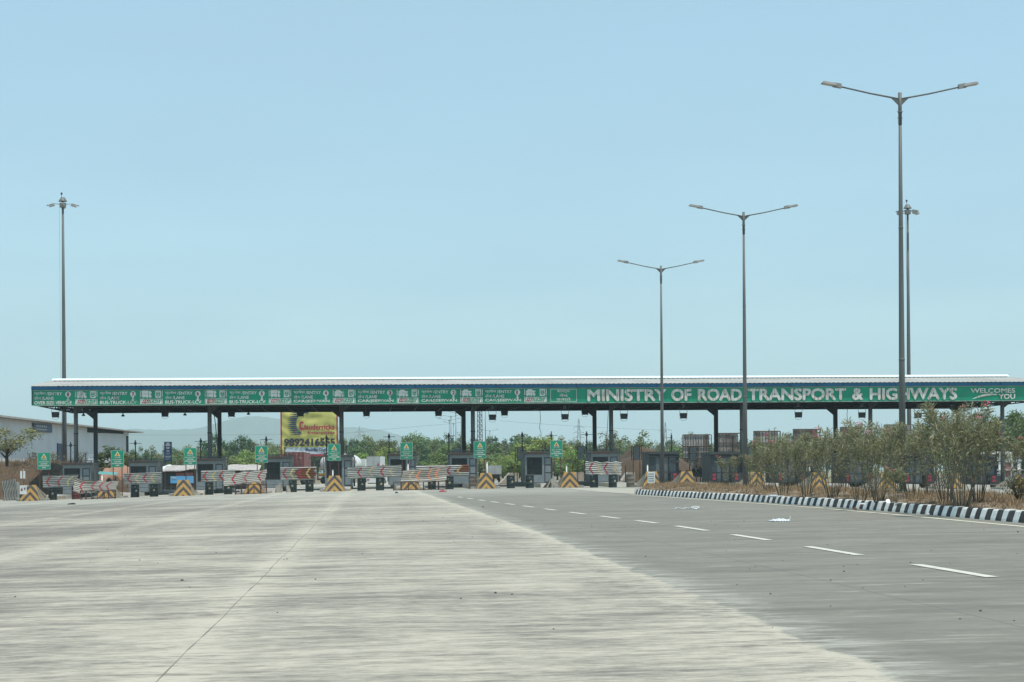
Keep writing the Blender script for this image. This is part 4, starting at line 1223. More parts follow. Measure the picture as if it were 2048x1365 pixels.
def make_mast(Hm):
    s = thing('high_mast', 'x', 'light mast', (0, 0, 0), 'high light masts')
    b = MB(); b.tube([(0, 0, 0), (0, 0, Hm * .33), (0, 0, Hm * .66), (0, 0, Hm)], [.27, .22, .165, .11], 14); b.build('pole', M['galv'], s, True)
    b = MB()
    for k in range(4):
        a = k * math.pi / 2 + .1
        b.tube([(0, 0, Hm + .1), (1.0 * math.cos(a), 1.0 * math.sin(a), Hm + .15)], .035, 6)
    b.lathe([(.28, -.25), (.34, -.2), (.34, .2), (.28, .25)], (0, 0, Hm), 12)
    b.build('ring', M['lamp_body'], s, True)
    for k in range(4):
        a = k * math.pi / 2 + .1
        r = 1.12
        b = MB(); c = Vector((r * math.cos(a), r * math.sin(a), Hm))
        MM = Matrix.Rotation(a, 3, 'Z') @ Matrix.Rotation(.25, 3, 'Y')
        b.box(c, (.62, .42, .26), 0, M=MM, taper=.7); b.box(c + Vector((math.cos(a) * .4, math.sin(a) * .4, -.02)), (.22, .2, .1), 0, M=MM)
        h = b.build('floodlight', M['lamp_body'], s, True)
        b = MB(); b.box(c + Vector((0, 0, -.14)), (.5, .34, .03), 0, M=MM); b.build('lens', M['lamp_glass'], h, True)
    b = MB(); b.lathe([(.46, .38), (.42, .45), (.22, .78), (.16, .82)], (0, 0, Hm), 12); b.tube([(0, 0, Hm + .2), (0, 0, Hm + .5)], .12, 8); b.build('cap', M['steel'], s, True)
    b = MB(); b.tube([(-.12, 0, Hm + .8), (-.12, 0, Hm + 1.1)], .025, 6); b.lathe([(.05, 1.08), (.1, 1.14), (.1, 1.26), (.05, 1.32)], (-.12, 0, Hm), 10); b.build('beacon', M['black'], s, True)
    b = MB(); b.tube([(-.35, -.1, Hm - .2), (-.30, -.25, Hm * .55), (-.28, -.28, 2)], .012, 4); b.build('hoist_cable', M['steel_dark'], s, True)
    return s
HMY = 228.0
a0 = at(129.5, 950, HMY); Hm = at(126, 411, HMY).z - gz(a0.x)
ma = make_mast(Hm)
ma.location = (a0.x, HMY, gz(a0.x)); ma['label'] = 'tall light mast with a ring of floodlights, in front of the warehouse'
a1 = at(1819, 950, 231); dup(ma, (a1.x, 231, gz(a1.x) - .5), 'tall light mast with a ring of floodlights, partly behind the nearest street lamp', rz=.4)

# ------------------------------------------------------------------ yellow hoarding
BY = 300.0
def bx_(px): return at(px, 870, BY).x
def bz_(y): return at(615, y, BY).z
s = thing('hoarding', 'big crinkled yellow hoarding with navy fan emblem, red lettering and a black phone number', 'hoarding', (bx_(618), BY, 0))
xl, xr, zt, zb_ = bx_(561), bx_(676), bz_(818), bz_(913)
b = MB()
r2 = random.Random(8)
def wr(u, v):
    return (xl + (xr - xl) * u, BY - .05 + .045 * math.sin(u * 9 + v * 13 + 2 * math.sin(v * 7)) + .03 * math.sin(v * 31 + u * 5 + 3 * math.sin(u * 6)) + .02 * math.sin(u * 37 - v * 15), zb_ + (zt - zb_) * v)
zbl = (bz_(895) - zb_) / (zt - zb_)
def wm(u, v):
    if u < .028 or u > .972 or v < .045: return 1
    return 2 if (v < zbl and u > .09) else 0
b.grid(wr, 110, 90, wm, sm=True)
b.build('banner', [M['bill_yellow'], M['red'], M['bill_pale']], s)
b = MB()
b.b2((xl, BY + .1, zb_), (xr, BY + .18, zt)); 
for k in range(6):
    x = xl + (xr - xl) * (k + .5) / 6; b.b2((x - .09, BY + .19, -1), (x + .09, BY + .37, zt))
b.build('frame', M['lattice'], s)
b = MB()
yy = BY - .2
for k in range(13):                                             # fan emblem of tapering bars
    y = 822 + k * 3.9
    x0 = 574 + ((k - 6.5) / 6.5) ** 2 * 9; xa = 603.5 - k * 1.2 if k < 3 else (598 - 6 * math.sin((k - 2) / 9 * math.pi) if k < 11 else 604 - (k - 10) * 2)
    if k < 2: xa = 618 - k * 2
    X0, X1, z = bx_(x0), bx_(xa), bz_(y)
    b.add([(X0, yy, z), (X0 + (X1 - X0) * .5, yy, z - .085), (X1, yy, z - .10), (X1 + .1, yy, z + .10), (X0 + (X1 - X0) * .5, yy, z + .085)], [(0, 1, 2, 3, 4)])
b.build('emblem', M['navy'], s)
b = MB()
def bt(t, x0, x1, y0, y1, m, bold): b.text(t, bx_(x0), bz_(y1), bx_(x1) - bx_(x0), bz_(y0) - bz_(y1), yy, m, bold)
bt('C', 598.5, 607.5, 844.5, 860, 0, .06); bt('lauderricks', 609, 669, 850, 860, 0, .04); bt('Enterprises', 615.5, 669.5, 863.5, 870, 0, .03)
bt('9892416555', 568, 670, 878.5, 892, 1, .06)
bt('Pacific', 611, 636, 897.5, 903.5, 2, .05); bt('Digital', 638, 660, 897.5, 904, 2, .015)
b.build('lettering', [M['red'], M['black'], M['navy']], s)

# ------------------------------------------------------------------ vehicles beyond the plaza
def wheel(par, x, y, r, wd, name='wheel'):
    b = MB(); b.lathe([(r * .55, -wd / 2), (r, -wd / 2 + .03), (r, wd / 2 - .03), (r * .55, wd / 2)], (0, 0, 0), 16)
    vs = [(x + v[2], y + v[0], r + v[1]) for v in b.v]; b.v = vs
    o = b.build(name, M['tyre'], par, True)
    b = MB(); b.lathe([(r * .5, -wd / 2 - .01), (r * .5, wd / 2 + .01)], (0, 0, 0), 10); b.v = [(x + v[2], y + v[0], r + v[1]) for v in b.v]; b.build('rim', M['steel'], o, True)
def chassis(s, L, wd, zc, front):
    b = MB(); b.b2((-wd / 2 + .2, .1, zc - .3), (wd / 2 - .2, L, zc)); b.b2((-wd / 2, .02, .55), (wd / 2, .12, .75)); b.build('chassis', M['steel_dark'], s, True)
    for sd in (-1, 1):
        for y in (1.6, 2.9, L - 1.2): wheel(s, sd * (wd / 2 - .25), y, .5, .5)
        b = MB(); b.box((sd * (wd / 2 - .2), .0, .8), (.3, .06, .14)); b.build('tail_lamp', M['red'], s, True)
        b = MB(); b.box((sd * (wd / 2 - .28), 1.0, .55), (.55, .03, .5)); b.build('mud_flap', M['black'], s, True)
p = at(588.5, 968, 270)
s = thing('container_truck', 'truck carrying a dark maroon shipping container, seen from behind', 'truck', (p.x, 270, gz(p.x)), rz=-.035)
b = MB()
b.b2((-1.22, .05, 1.4), (1.22, 12.2, 4.05), 0)
for k in range(40): b.b2((1.221, .3 + k * .3, 1.55), (1.26, .42 + k * .3, 3.95), 1)
b.b2((1.221, .02, 1.4), (1.27, .25, 4.06), 1)
cb = b.build('container', [M['maroon'], M['maroon2']], s, True)
for x0, x1 in ((-1.15, -.02), (.02, 1.15)):
    b = MB(); b.b2((x0, -.01, 1.5), (x1, .045, 3.95), 0)
    for k in (0.28, .72):
        xx = x0 + (x1 - x0) * k; b.tube([(xx, -.04, 1.45), (xx, -.04, 4.0)], .03, 6, 1)
    for z in (1.9, 2.5, 3.1, 3.6): b.b2((x0 + .02, -.02, z), (x1 - .02, -.011, z + .04), 2)
    if x0 < 0: b.b2((x0 + .62, -.05, 3.1), (x0 + .86, -.042, 3.55), 1); b.prism([(x0 + .2, 3.35), (x0 + .42, 3.35), (x0 + .31, 3.6)], -.05, -.042, 1)
    else: b.b2((x0 + .5, -.05, 3.3), (x0 + .95, -.042, 3.42), 1); b.prism([(x0 + .8, 3.0), (x0 + .95, 3.3), (x0 + .65, 3.3)], -.05, -.042, 1)
    b.build('door', [M['maroon'], M['maroon2'], M['rust']], cb, True)
chassis(s, 14.5, 2.44, 1.38, 1)
b = MB(); b.b2((-1.2, 12.6, .9), (1.2, 14.6, 3.2)); b.build('cab', M['maroon2'], s, True)
p = at(651, 968, 282)
s = thing('tanker_truck', 'white tanker truck with a rounded tank, parked at an angle beyond the booths', 'truck', (p.x, 282, gz(p.x) - .1), rz=-.42)
b = MB()
prof = [(0, 0), (.35, .04), (.7, .18), (.98, .42), (1.14, .75), (1.2, 1.1), (1.2, 8.6), (1.12, 8.9), (.8, 9.2), (.3, 9.35)]
b.lathe(prof, (0, 0, 0), 28); b.v = [(v[0], v[2], v[1] + 2.62) for v in b.v]
tk = b.build('tank', M['tank'], s, True)
b = MB(); b.b2((-.45, 1.5, 3.78), (.45, 3.2, 3.95)); b.tube([(0, 2, 3.9), (0, 2, 4.1)], .3, 12); b.tube([(0, 6, 3.8), (0, 6, 4.05)], .3, 12)
for y in (1.3, 3.4): b.tube([(-.5, y, 3.75), (-.5, y, 4.25)], .03, 5); b.tube([(.5, y, 3.75), (.5, y, 4.25)], .03, 5)
for x in (-.5, .5): b.tube([(x, 1.3, 4.25), (x, 3.4, 4.25)], .03, 5)
b.build('walkway', M['white'], tk, True)
b = MB()
for x in (.45, .85): b.tube([(x, -.05, .7), (x, .15, 3.5)], .03, 5)
for k in range(8): b.tube([(.45, -.05 + k * .02, .9 + k * .33), (.85, -.05 + k * .02, .9 + k * .33)], .02, 5)
b.build('ladder', M['white'], s, True)
b = MB()
for z in (2.75, 2.95, 3.1): b.b2((1.19, 4.0, z), (1.215, 7.0, z + .06))
b.build('stripe', M['red'], tk, True)
b = MB(); b.text('B', -.32, 2.7, .3, .36, .12, 0, .05); b.build('lettering', M['navy'], tk, True)
b = MB(); b.b2((-.95, -.08, 1.15), (.95, -.02, 1.45)); b.build('rear_panel', M['hz_yellow'], s, True)
chassis(s, 11.5, 2.4, 1.35, 1)
b = MB(); b.b2((-1.2, 9.7, .9), (1.2, 11.6, 3.3)); b.build('cab', M['white'], s, True)
p = at(747, 975, 250)
s = thing('box_truck', 'small grey and white box truck seen from behind between two booths', 'truck', (p.x, 250, gz(p.x) - .35), rz=-.16)
b = MB(); b.b2((-.78, .03, 1.0), (.78, 3.6, 3.45), 0); b.b2((.781, .02, 1.0), (.80, 3.58, 3.46), 1); b.b2((.801, 1.2, 2.1), (.81, 2.6, 2.5), 2)
bd = b.build('body', [M['grey_box'], M['white'], M['red']], s, True)
for x0, x1 in ((-.75, -.02), (.02, .75)):
    b = MB(); b.b2((x0, -.01, 1.08), (x1, .028, 3.4), 0); b.b2((x0 + .02, -.02, 2.0), (x1 - .02, -.011, 2.06), 1)
    if x0 > 0: b.prism([(x0 + .4, 2.4), (x0 + .66, 2.4), (x0 + .55, 2.8)], -.025, -.012, 2)
    b.build('door', [M['grey_box'], M['white'], M['dark_red']], bd, True)
b = MB(); b.b2((-.8, .0, .45), (.8, .06, .98)); b.build('rear_panel', M['white'], s, True)
chassis(s, 5.2, 1.6, .98, 1)
b = MB(); b.b2((-.8, 3.8, .6), (.8, 5.3, 2.3)); b.build('cab', M['white'], s, True)
p = at(990, 965, 205)
s = thing('goods_carrier', 'small goods vehicle with a grey tailboard standing behind the chevron block', 'goods vehicle', (p.x, 205, gz(p.x)))
b = MB(); b.b2((-.62, 0, .95), (-.01, .06, 1.75), 0); b.b2((.01, 0, .95), (.62, .06, 1.75), 0); b.b2((-.62, .061, .9), (.62, 2.2, 1.0), 0); b.b2((-.62, .061, 1.001), (-.58, 2.2, 1.7), 0); b.b2((.58, .061, 1.001), (.62, 2.2, 1.7), 0)
b.build('tray', M['grey_box'], s, True)
b = MB(); b.b2((-.55, 2.3, .5), (.55, 3.3, 1.75)); b.b2((-.3, .2, .6), (.3, 2.3, .85)); b.build('cab', M['steel_dark'], s, True)
for x in (-.45, .45): wheel(s, x, .8, .3, .2)
wheel(s, 0, 2.9, .3, .2)

# ------------------------------------------------------------------ warehouse, sheds and boards at the left
qa, qb = at(-70, 829.5, 214), at(257, 861, 300)
dw = Vector((qb.x - qa.x, qb.y - qa.y, 0)).normalized(); nw = Vector((dw.y, -dw.x, 0))
s = thing('warehouse', 'long pale grey warehouse with a thin sloping roof edge behind the brown bank', 'warehouse', (qa.x, qa.y, 0))
def wq(d, z, off=0.0): return qa.xy.to_3d() + dw * d + nw * off + Vector((0, 0, z))
LW = (Vector((qb.x, qb.y, 0)) - Vector((qa.x, qa.y, 0))).length
b = MB()
def wz(d): return qa.z + (qb.z - qa.z) * d / LW
def wpan(d0, d1, za0, za1, zb0, zb1, off, m):
    b.add([wq(d0, za0, off), wq(d1, za1, off), wq(d1, zb1, off), wq(d0, zb0, off), wq(d0, za0, off - .1), wq(d1, za1, off - .1), wq(d1, zb1, off - .1), wq(d0, zb0, off - .1)],
          [(0, 1, 2, 3), (7, 6, 5, 4), (0, 4, 5, 1), (3, 2, 6, 7), (1, 5, 6, 2), (0, 3, 7, 4)], m)
wpan(0, LW, -1, -1, wz(0), wz(LW), 0, 0)
wpan(LW - .02, LW + .08, -1, -1, wz(LW), wz(LW), -.0, 1)
b.add([wq(LW, -1), wq(LW, -1) - nw * 30, wq(LW, qb.z) - nw * 30, wq(LW, qb.z)], [(0, 1, 2, 3)], 0)
b.build('wall', [M['wall'], M['wall_white']], s)
b = MB(); dsp = lambda px: min(((abs((CX + F_PX * ((wq(t, 5) - Vector((0, 0, CAM_Z))).dot(RT)) / ((wq(t, 5) - Vector((0, 0, CAM_Z))).dot(fw))) - px), t) for t in [LW * i / 400 for i in range(401)]))[1]
wpan(dsp(175), LW - .2, -1, -1, 3.9, 4.2, .06, 0); wpan(0, dsp(175) - .05, -1, -1, 2.9, 2.7, .06, 0)
b.build('whitewashed_lower_wall', M['wall_white'], s)
b = MB()
e = .9
for off0, off1 in ((e, -31),):
    b.add([wq(-2, wz(0) + .05, off0), wq(LW + 6.5, wz(LW) - .25, off0), wq(LW + 6.5, wz(LW) - .25, off1), wq(-2, wz(0) + .05, off1), wq(-2, wz(0) + .25, off0), wq(LW + 6.5, wz(LW) - .1, off0), wq(LW + 6.5, wz(LW) - .1, off1), wq(-2, wz(0) + .25, off1)],
          [(0, 1, 2, 3)[::-1], (4, 5, 6, 7), (0, 1, 5, 4), (1, 2, 6, 5), (2, 3, 7, 6), (3, 0, 4, 7)])
b.build('roof', M['tin'], s)
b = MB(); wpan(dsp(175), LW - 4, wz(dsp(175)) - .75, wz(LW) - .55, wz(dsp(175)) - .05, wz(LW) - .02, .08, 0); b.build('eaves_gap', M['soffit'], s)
b = MB(); wpan(dsp(113.5), dsp(132), 0.2, .2, 5.0, 4.9, .12, 0); wd_ = b.build('door', M['navy'], s)
b = MB(); wpan(LW - 1.8, LW - .6, wz(LW) - 3.0, wz(LW) - 3.0, wz(LW) - .8, wz(LW) - .8, .09, 0); b.build('window', M['soffit'], s)
s2 = thing('wall_sign', 'navy blue sign with white writing high on the warehouse wall', 'sign', wq(dsp(82), 6))
b = MB(); d0, d1 = dsp(64), dsp(101); wpan(d0, d1, wz(d0) - 1.12, wz(d1) - 1.12, wz(d0) - .22, wz(d1) - .2, .2, 0); b.build('panel', M['navy'], s2)
b = MB()
for k in range(6): wpan(d0 + 1.2 + k * .9, d0 + 1.8 + k * .9, wz(d0) - .62, wz(d0) - .62, wz(d0) - .42, wz(d0) - .42, .22, 0)
wpan(d0 + 1.2, d0 + 6.5, wz(d0) - .9, wz(d0) - .9, wz(d0) - .8, wz(d0) - .8, .22, 0)
b.build('lettering', M['signal'], s2)

def board_on_posts(px0, px1, y0, y1, yb, Y, name, lab, cat, m, marks):
    a, c = at(px0, y1, Y), at(px1, y0, Y)
    s = thing(name, lab, cat, ((a.x + c.x) / 2, Y, gz(a.x)))
    b = MB(); b.b2((a.x, Y - .05, a.z), (c.x, Y + .05, c.z)); b.build('panel', m, s)
    b = MB()
    for u0, v0, u1, v1 in marks:
        b.b2((a.x + (c.x - a.x) * u0, Y - .08, a.z + (c.z - a.z) * v0), (a.x + (c.x - a.x) * u1, Y - .051, a.z + (c.z - a.z) * v1))
    if marks: b.build('lettering', M['signal'], s)
    for x in (a.x + .05, c.x - .05):
        b = MB(); b.b2((x - .05, Y + .051, gz(a.x) - .2), (x + .05, Y + .15, c.z)); b.build('post', M['steel_dark'], s)
    return s
board_on_posts(328.5, 343.5, 884, 923, 945, 225, 'notice_board', 'tall navy notice board with rows of white writing on two posts', 'notice board', M['navy'],
               [(.3, .90, .7, .95), (.2, .80, .8, .86), (.25, .70, .75, .73), (.3, .64, .7, .67), (.3, .52, .7, .55), (.3, .47, .7, .49), (.2, .37, .8, .39), (.1, .25, .9, .27), (.15, .2, .85, .22), (.15, .1, .7, .12)])
board_on_posts(341, 387, 952.5, 967, 975, 203, 'banner', 'bright blue banner with a pale figure, behind a chevron block', 'banner', M['banner_blue'], [(.05, .66, .25, .86)])
a = at(361, 966, 202.9)
b = MB(); b.lathe([(.16, 0), (.28, .1), (.24, .3), (.1, .38), (.13, .5), (.12, .62), (.03, .68)], (0, 0, 0), 14); b.v = [(v[0], v[1] * .08, v[2]) for v in b.v]
tmp = b.build('figure_print', M['signal'], None, loc=(a.x, 202.92, a.z)); tmp.parent = bpy.data.objects['banner']; tmp.location = Vector((a.x, 202.92, a.z)) - bpy.data.objects['banner'].location
def shack(px0, px1, y0, yb, Y, lab, roofm, wallm, panel=None):
    a, c = at(px0, yb, Y), at(px1, y0, Y)
    z0 = gz((a.x + c.x) / 2)
    s = thing('shack', lab, 'shack', ((a.x + c.x) / 2, Y + 2, z0))
    b = MB(); b.b2((a.x, Y, z0), (c.x, Y + 4, c.z - .25)); b.build('wall', wallm, s)
    b = MB(); r2 = random.Random(int(px0))
    def fn(u, v): return (a.x - .3 + (c.x - a.x + .6) * u, Y - .5 + 5 * v, c.z - .28 + .55 * v + .012 * math.sin(u * 60) + .10 * math.sin(u * 4 + px0) + .05 * math.sin(u * 9))
    b.grid(fn, 40, 6); o = b.build('roof', roofm, s); so_ = o.modifiers.new('sheet', 'SOLIDIFY'); so_.thickness = .03
    if panel:
        b = MB(); w_ = c.x - a.x
        for u0, u1 in panel: b.b2((a.x + w_ * u0, Y - .06, z0 + .9), (a.x + w_ * u1, Y - .001, c.z - .5))
        b.build('shutter', M['maroon2'], s)
shack(331, 392, 935, 980, 206, 'dark roadside shack with faded shutters above the blue banner', M['tin'], M['hut'], [(.35, .62), (.65, .9)])
shack(452, 512, 936, 980, 210, 'low shack with a patched tin roof behind the three chevron sheet', M['tin'], M['hut'])
shack(306, 329, 938, 975, 212, 'small shack with a bright slanting tin roof left of the navy notice board', M['wall_white'], M['hut'])
# low rubble heap with an orange brown tarpaulin over its top
a, c = at(190, 950, 196), at(270, 945, 196)
b = MB(); b.grid(lambda u, v: (a.x + (c.x - a.x) * u, 192.5 + 9 * v, gz(a.x) - .05 + 1.75 * max(0, math.sin(math.pi * u)) ** .4 * max(0, math.sin(math.pi * v)) ** .5 * (.9 + .1 * math.sin(u * 31 + v * 9))), 40, 14)
tag(b.build('rubble_heap', M['bank']), kind='structure')
a, c = at(198, 950, 196), at(262, 931.5, 196)
b = MB()
b.grid(lambda u, v: (a.x + (c.x - a.x) * u + .3 * math.sin(v * 3), 196 + 5 * v, gz(a.x) + .9 + (c.z - gz(a.x) - .9) * (math.sin(math.pi * min(1, max(0, v * 1.0))) ** .6) * (.86 + .14 * math.sin(u * 3.1)) + .06 * math.sin(u * 21 + v * 4)), 30, 14)
tag(b.build('tarpaulin', M['tarp'], None, loc=((a.x + c.x) / 2, 198, gz(a.x))), 'orange brown tarpaulin spread over a low heap by the second caution board', 'tarpaulin')
a, c = at(196, 949, 194), at(233, 941, 194)
b = MB(); b.grid(lambda u, v: (a.x + (c.x - a.x) * u, 193.3 + 2 * v, c.z - .3 + .22 * v - .12 * u + .012 * math.sin(u * 40)), 24, 4)
for u in (.05, .95):
    x = a.x + (c.x - a.x) * u; b.b2((x - .05, 193.5, gz(x)), (x + .05, 193.6, c.z - .4), 1)
o = b.build('teal_awning', [M['teal'], M['lattice']], None, loc=((a.x + c.x) / 2, 194, gz(a.x))); tag(o, 'low teal sheet awning at the foot of the orange brown tarpaulin', 'awning')
# earth mound behind the right booths
b = MB()
b.grid(lambda u, v: (lambda x, y: (x, y, gz(x) - .1 + max(0, math.sin(math.pi * u)) ** .5 * max(0, math.sin(math.pi * v)) ** .6 * (3.3 + .3 * math.sin(x * 1.3) + .2 * math.sin(y + x * 2.7))))(at(1215 + 190 * u, 950, 200).x, 196 + 18 * v), 50, 20)
tag(b.build('earth_mound', M['bank']), kind='structure')

# ------------------------------------------------------------------ hoardings seen from behind
def hoarding(px0, px1, y0, y1, Y, lab, cols, bare):
    a, c = at(px0, y1, Y), at(px1, y0, Y)
    z0 = gz(a.x); W = c.x - a.x; Hh = c.z - a.z
    s = thing('hoarding', lab, 'hoarding', ((a.x + c.x) / 2, Y, z0), 'old hoardings seen from behind')
    b = MB()
    nr = max(2, int(Hh / 1.1))
    r2 = random.Random(int(px0))
    for i in range(cols):
        for j in range(nr):
            b.b2((a.x + W * i / cols + .01, Y + .6, a.z + Hh * j / nr + .01), (a.x + W * (i + 1) / cols - .01, Y + .64, a.z + Hh * (j + 1) / nr - .01), 1 if r2.random() < bare else 0)
    b.build('panel', [M['hoard'], M['hoard_w']], s)
    b = MB()
    for i in range(cols + 1):
        x = a.x + W * i / cols
        for dx in (-.14, .14): b.b2((x + dx - .035, Y, z0), (x + dx + .035, Y + .07, c.z))
        z = z0; k = 0
        while z < c.z - .3:
            b.bar((x - .14, Y + .03, z), (x + .14, Y + .03, z + .3), .025) if k % 2 else b.bar((x + .14, Y + .03, z), (x - .14, Y + .03, z + .3), .025)
            z += .3; k += 1
    for j in range(nr + 1):
        z = a.z + Hh * j / nr
        b.b2((a.x - .1, Y + .08, z - .05), (c.x + .1, Y + .14, z + .05)); b.b2((a.x - .1, Y + .5, z - .04), (c.x + .1, Y + .56, z + .04))
    for i in range(cols):
        if i % 2 == 0:
            b.bar((a.x + W * i / cols, Y + .2, a.z), (a.x + W * (i + 1) / cols, Y + .2, a.z + Hh * .5), .03); b.bar((a.x + W * (i + 1) / cols, Y + .2, a.z + Hh * .5), (a.x + W * i / cols, Y + .2, c.z), .03)
    b.build('frame', M['lattice'], s)
hoarding(1369, 1420, 870, 941, 205, 'tall hoarding back with bare white strips and rusty lattice, left of the dark rear column', 5, .4)
hoarding(1436, 1478, 867, 906, 212, 'small hoarding back with diagonal rusty bracing, left of the middle lamp pole', 3, .05)
hoarding(1511, 1558, 863, 934, 205, 'tall brown hoarding back right of the middle lamp pole', 4, .15)
hoarding(1590, 1637, 859, 934, 208, 'brown hoarding back rising above the oleanders under the word transport', 4, .15)
hoarding(1684, 1724, 855, 915, 210, 'hoarding back behind the oleanders by the rear column right of transport', 4, .3)
hoarding(1772, 1824, 850, 872, 215, 'small pale hoarding behind the nearest lamp pole', 4, .7)
for px0, px1, y0, y1, Y, lab in ((1357, 1422, 935, 952, 185, 'crumpled silvery sheet fencing left of the barred booth by the small hoarding'), (1611, 1646, 937, 953, 185, 'crumpled grey sheet fencing behind the oleander gap')):
    a, c = at(px0, y1, Y), at(px1, y0, Y)
    b = MB(); b.grid(lambda u, v: (a.x + (c.x - a.x) * u, Y + .12 * math.sin(u * 17 + v * 3) + .08 * math.sin(u * 41 + v * 11), a.z - .1 + (c.z - a.z) * v * (1 if u > .4 else .75) + .04 * math.sin(u * 30)), 60, 14, sm=False)
    for u in (.02, .35, .68, .98):
        x = a.x + (c.x - a.x) * u; b.b2((x - .04, Y + .15, gz(x)), (x + .04, Y + .22, c.z), 1)
    o = b.build('sheet_fence', [M['sheet'], M['lattice']], None, loc=(a.x, Y, gz(a.x))); tag(o, lab, 'fence')
# white building at the right
a, c = at(1984, 962, 250), at(2085, 903, 250)
z0 = gz(a.x) - .3
s = thing('building', 'derelict white single storey building with dark openings at the right edge', 'building', ((a.x + c.x) / 2, 252, z0))
b = MB(); b.b2((a.x, 250, z0), (c.x, 256, c.z - .35), 0); b.b2((a.x - .2, 249.7, c.z - .349), (c.x + .2, 256.2, c.z), 1); b.b2((a.x, 249.6, z0 + 1.8), (c.x, 249.99, z0 + 1.9), 1)
wl = b.build('wall', [M['wall_white'], M['wall']], s)
for px0, px1, y0, y1, m in ((1989, 1997, 922, 945, 'window'), (2011, 2021, 925, 955, 'door'), (2027, 2034, 925, 945, 'window'), (2043, 2052, 925, 950, 'window')):
    p, q = at(px0, y1, 249.9), at(px1, y0, 249.9)
    b = MB(); b.b2((p.x, 249.9, p.z), (q.x, 249.985, q.z), 0)
    o = b.build(m, M['maroon2' if m == 'door' else 'glass'], s)
    b = MB(); b.b2((p.x - .08, 249.84, p.z - .08), (q.x + .08, 249.899, p.z)); b.build('sill', M['wall'], o)
    b = MB(); b.b2((p.x - .08, 249.84, q.z), (q.x + .08, 249.899, q.z + .1)); b.build('lintel', M['wall'], o)

# ------------------------------------------------------------------ towers and wires
def pylon(px, ytop, yb, Y, wpx, arms, name, lab, cat, armpx=0):
    a = at(px, yb, Y); t = at(px, ytop, Y)
    z0 = gz(a.x) - .5; H = t.z - z0; w0 = wpx * Y / F_PX / 2
    r_ = .022 * Y / 450 + .03
    s = thing(name, lab, cat, (a.x, Y, z0))
    b = MB(); w1 = w0 * (.12 if arms else .75)
    n = 9 if arms else 14
    for sx in (-1, 1):
        for sy in (-1, 1): b.bar((sx * w0, sy * w0, 0), (sx * w1, sy * w1, H * (.98 if arms else 1)), r_ * 1.6)
    for k in range(n):
        za, zb = H * k / n, H * (k + 1) / n
        wa, wb = w0 + (w1 - w0) * k / n, w0 + (w1 - w0) * (k + 1) / n
        for sy in (-1, 1):
            b.bar((-wa, sy * wa, za), (wb, sy * wb, zb), r_); b.bar((wa, sy * wa, za), (-wb, sy * wb, zb), r_); b.bar((-wb, sy * wb, zb), (wb, sy * wb, zb), r_)
        for sx in (-1, 1): b.bar((sx * wa, -wa, za), (sx * wb, wb, zb), r_)
    if not arms: b.tube([(0, 0, 0), (0, 0, H + 1)], .09, 6)
    b.build('tower', M['pylon' if arms else 'lattice'], s, True)
    for y_ in arms:
        za = at(px, y_, Y).z - z0; ax = armpx * Y / F_PX
        b = MB()
        for sx in (-1, 1):
            b.bar((0, 0, za), (sx * ax, 0, za), r_ * 1.3); b.bar((0, 0, za + .9), (sx * ax, 0, za), r_ * 1.3); b.bar((sx * ax, 0, za), (sx * ax, 0, za - 1.2), r_); b.bar((sx * ax * .5, 0, za), (sx * ax * .5, 0, za + .45), r_)
        b.build('arm', M['pylon'], s, True)
pylon(960, 822, 905, 400, 11.5, [], 'lattice_mast', 'dark lattice mast with crossed bracing between the paired columns and a lamp pole', 'mast')
pylon(1158, 838, 905, 900, 16, [855, 866, 876], 'transmission_pylon', 'pale transmission pylon with three pairs of arms seen below the motto', 'pylon', 10.5)
pylon(1331, 845, 905, 950, 13, [861], 'transmission_pylon', 'pale transmission pylon with one wide arm behind the farthest tall lamp pole', 'pylon', 13)
pylon(719, 853, 905, 1000, 14, [865, 873], 'transmission_pylon', 'faint transmission pylon over the trees right of the yellow hoarding', 'pylon', 9)
for px, yt in ((1037.5, 869), (1292, 840)):
    pass
p = at(1038, 868, 420)
s = thing('utility_pole', 'thin wooden utility pole with a short crossarm above the trees left of the visible booth', 'pole', (p.x, 420, gz(p.x)))
b = MB(); b.tube([(0, 0, 0), (0, 0, p.z - gz(p.x))], .14, 8); b.build('post', M['bark'], s, True)
b = MB(); b.b2((-1.2, -.08, p.z - gz(p.x) - .6), (1.2, .08, p.z - gz(p.x) - .4)); b.build('crossarm', M['bark'], s, True)
for pts, Y, lab in ((((258, 870), (400, 871.5), (560, 869)), 500, 'faint power line before the hazy hills at left'), (((690, 867), (800, 856), (900, 848)), 800, 'faint power line rising to the right beyond the yellow hoarding'), (((1000, 842), (1158, 855), (1330, 861)), 900, 'faint power line joining the pylons')):
    pp = [at(x, y, Y) for x, y in pts]
    q_ = [pp[0] * (1 - t) ** 2 + pp[1] * 2 * t * (1 - t) + pp[2] * t * t for t in [i / 16 for i in range(17)]]
    b = MB(); b.tube(q_, .035 * Y / 500, 4); tag(b.build('power_line', M['pylon'], None, loc=q_[8]), lab, 'power line')

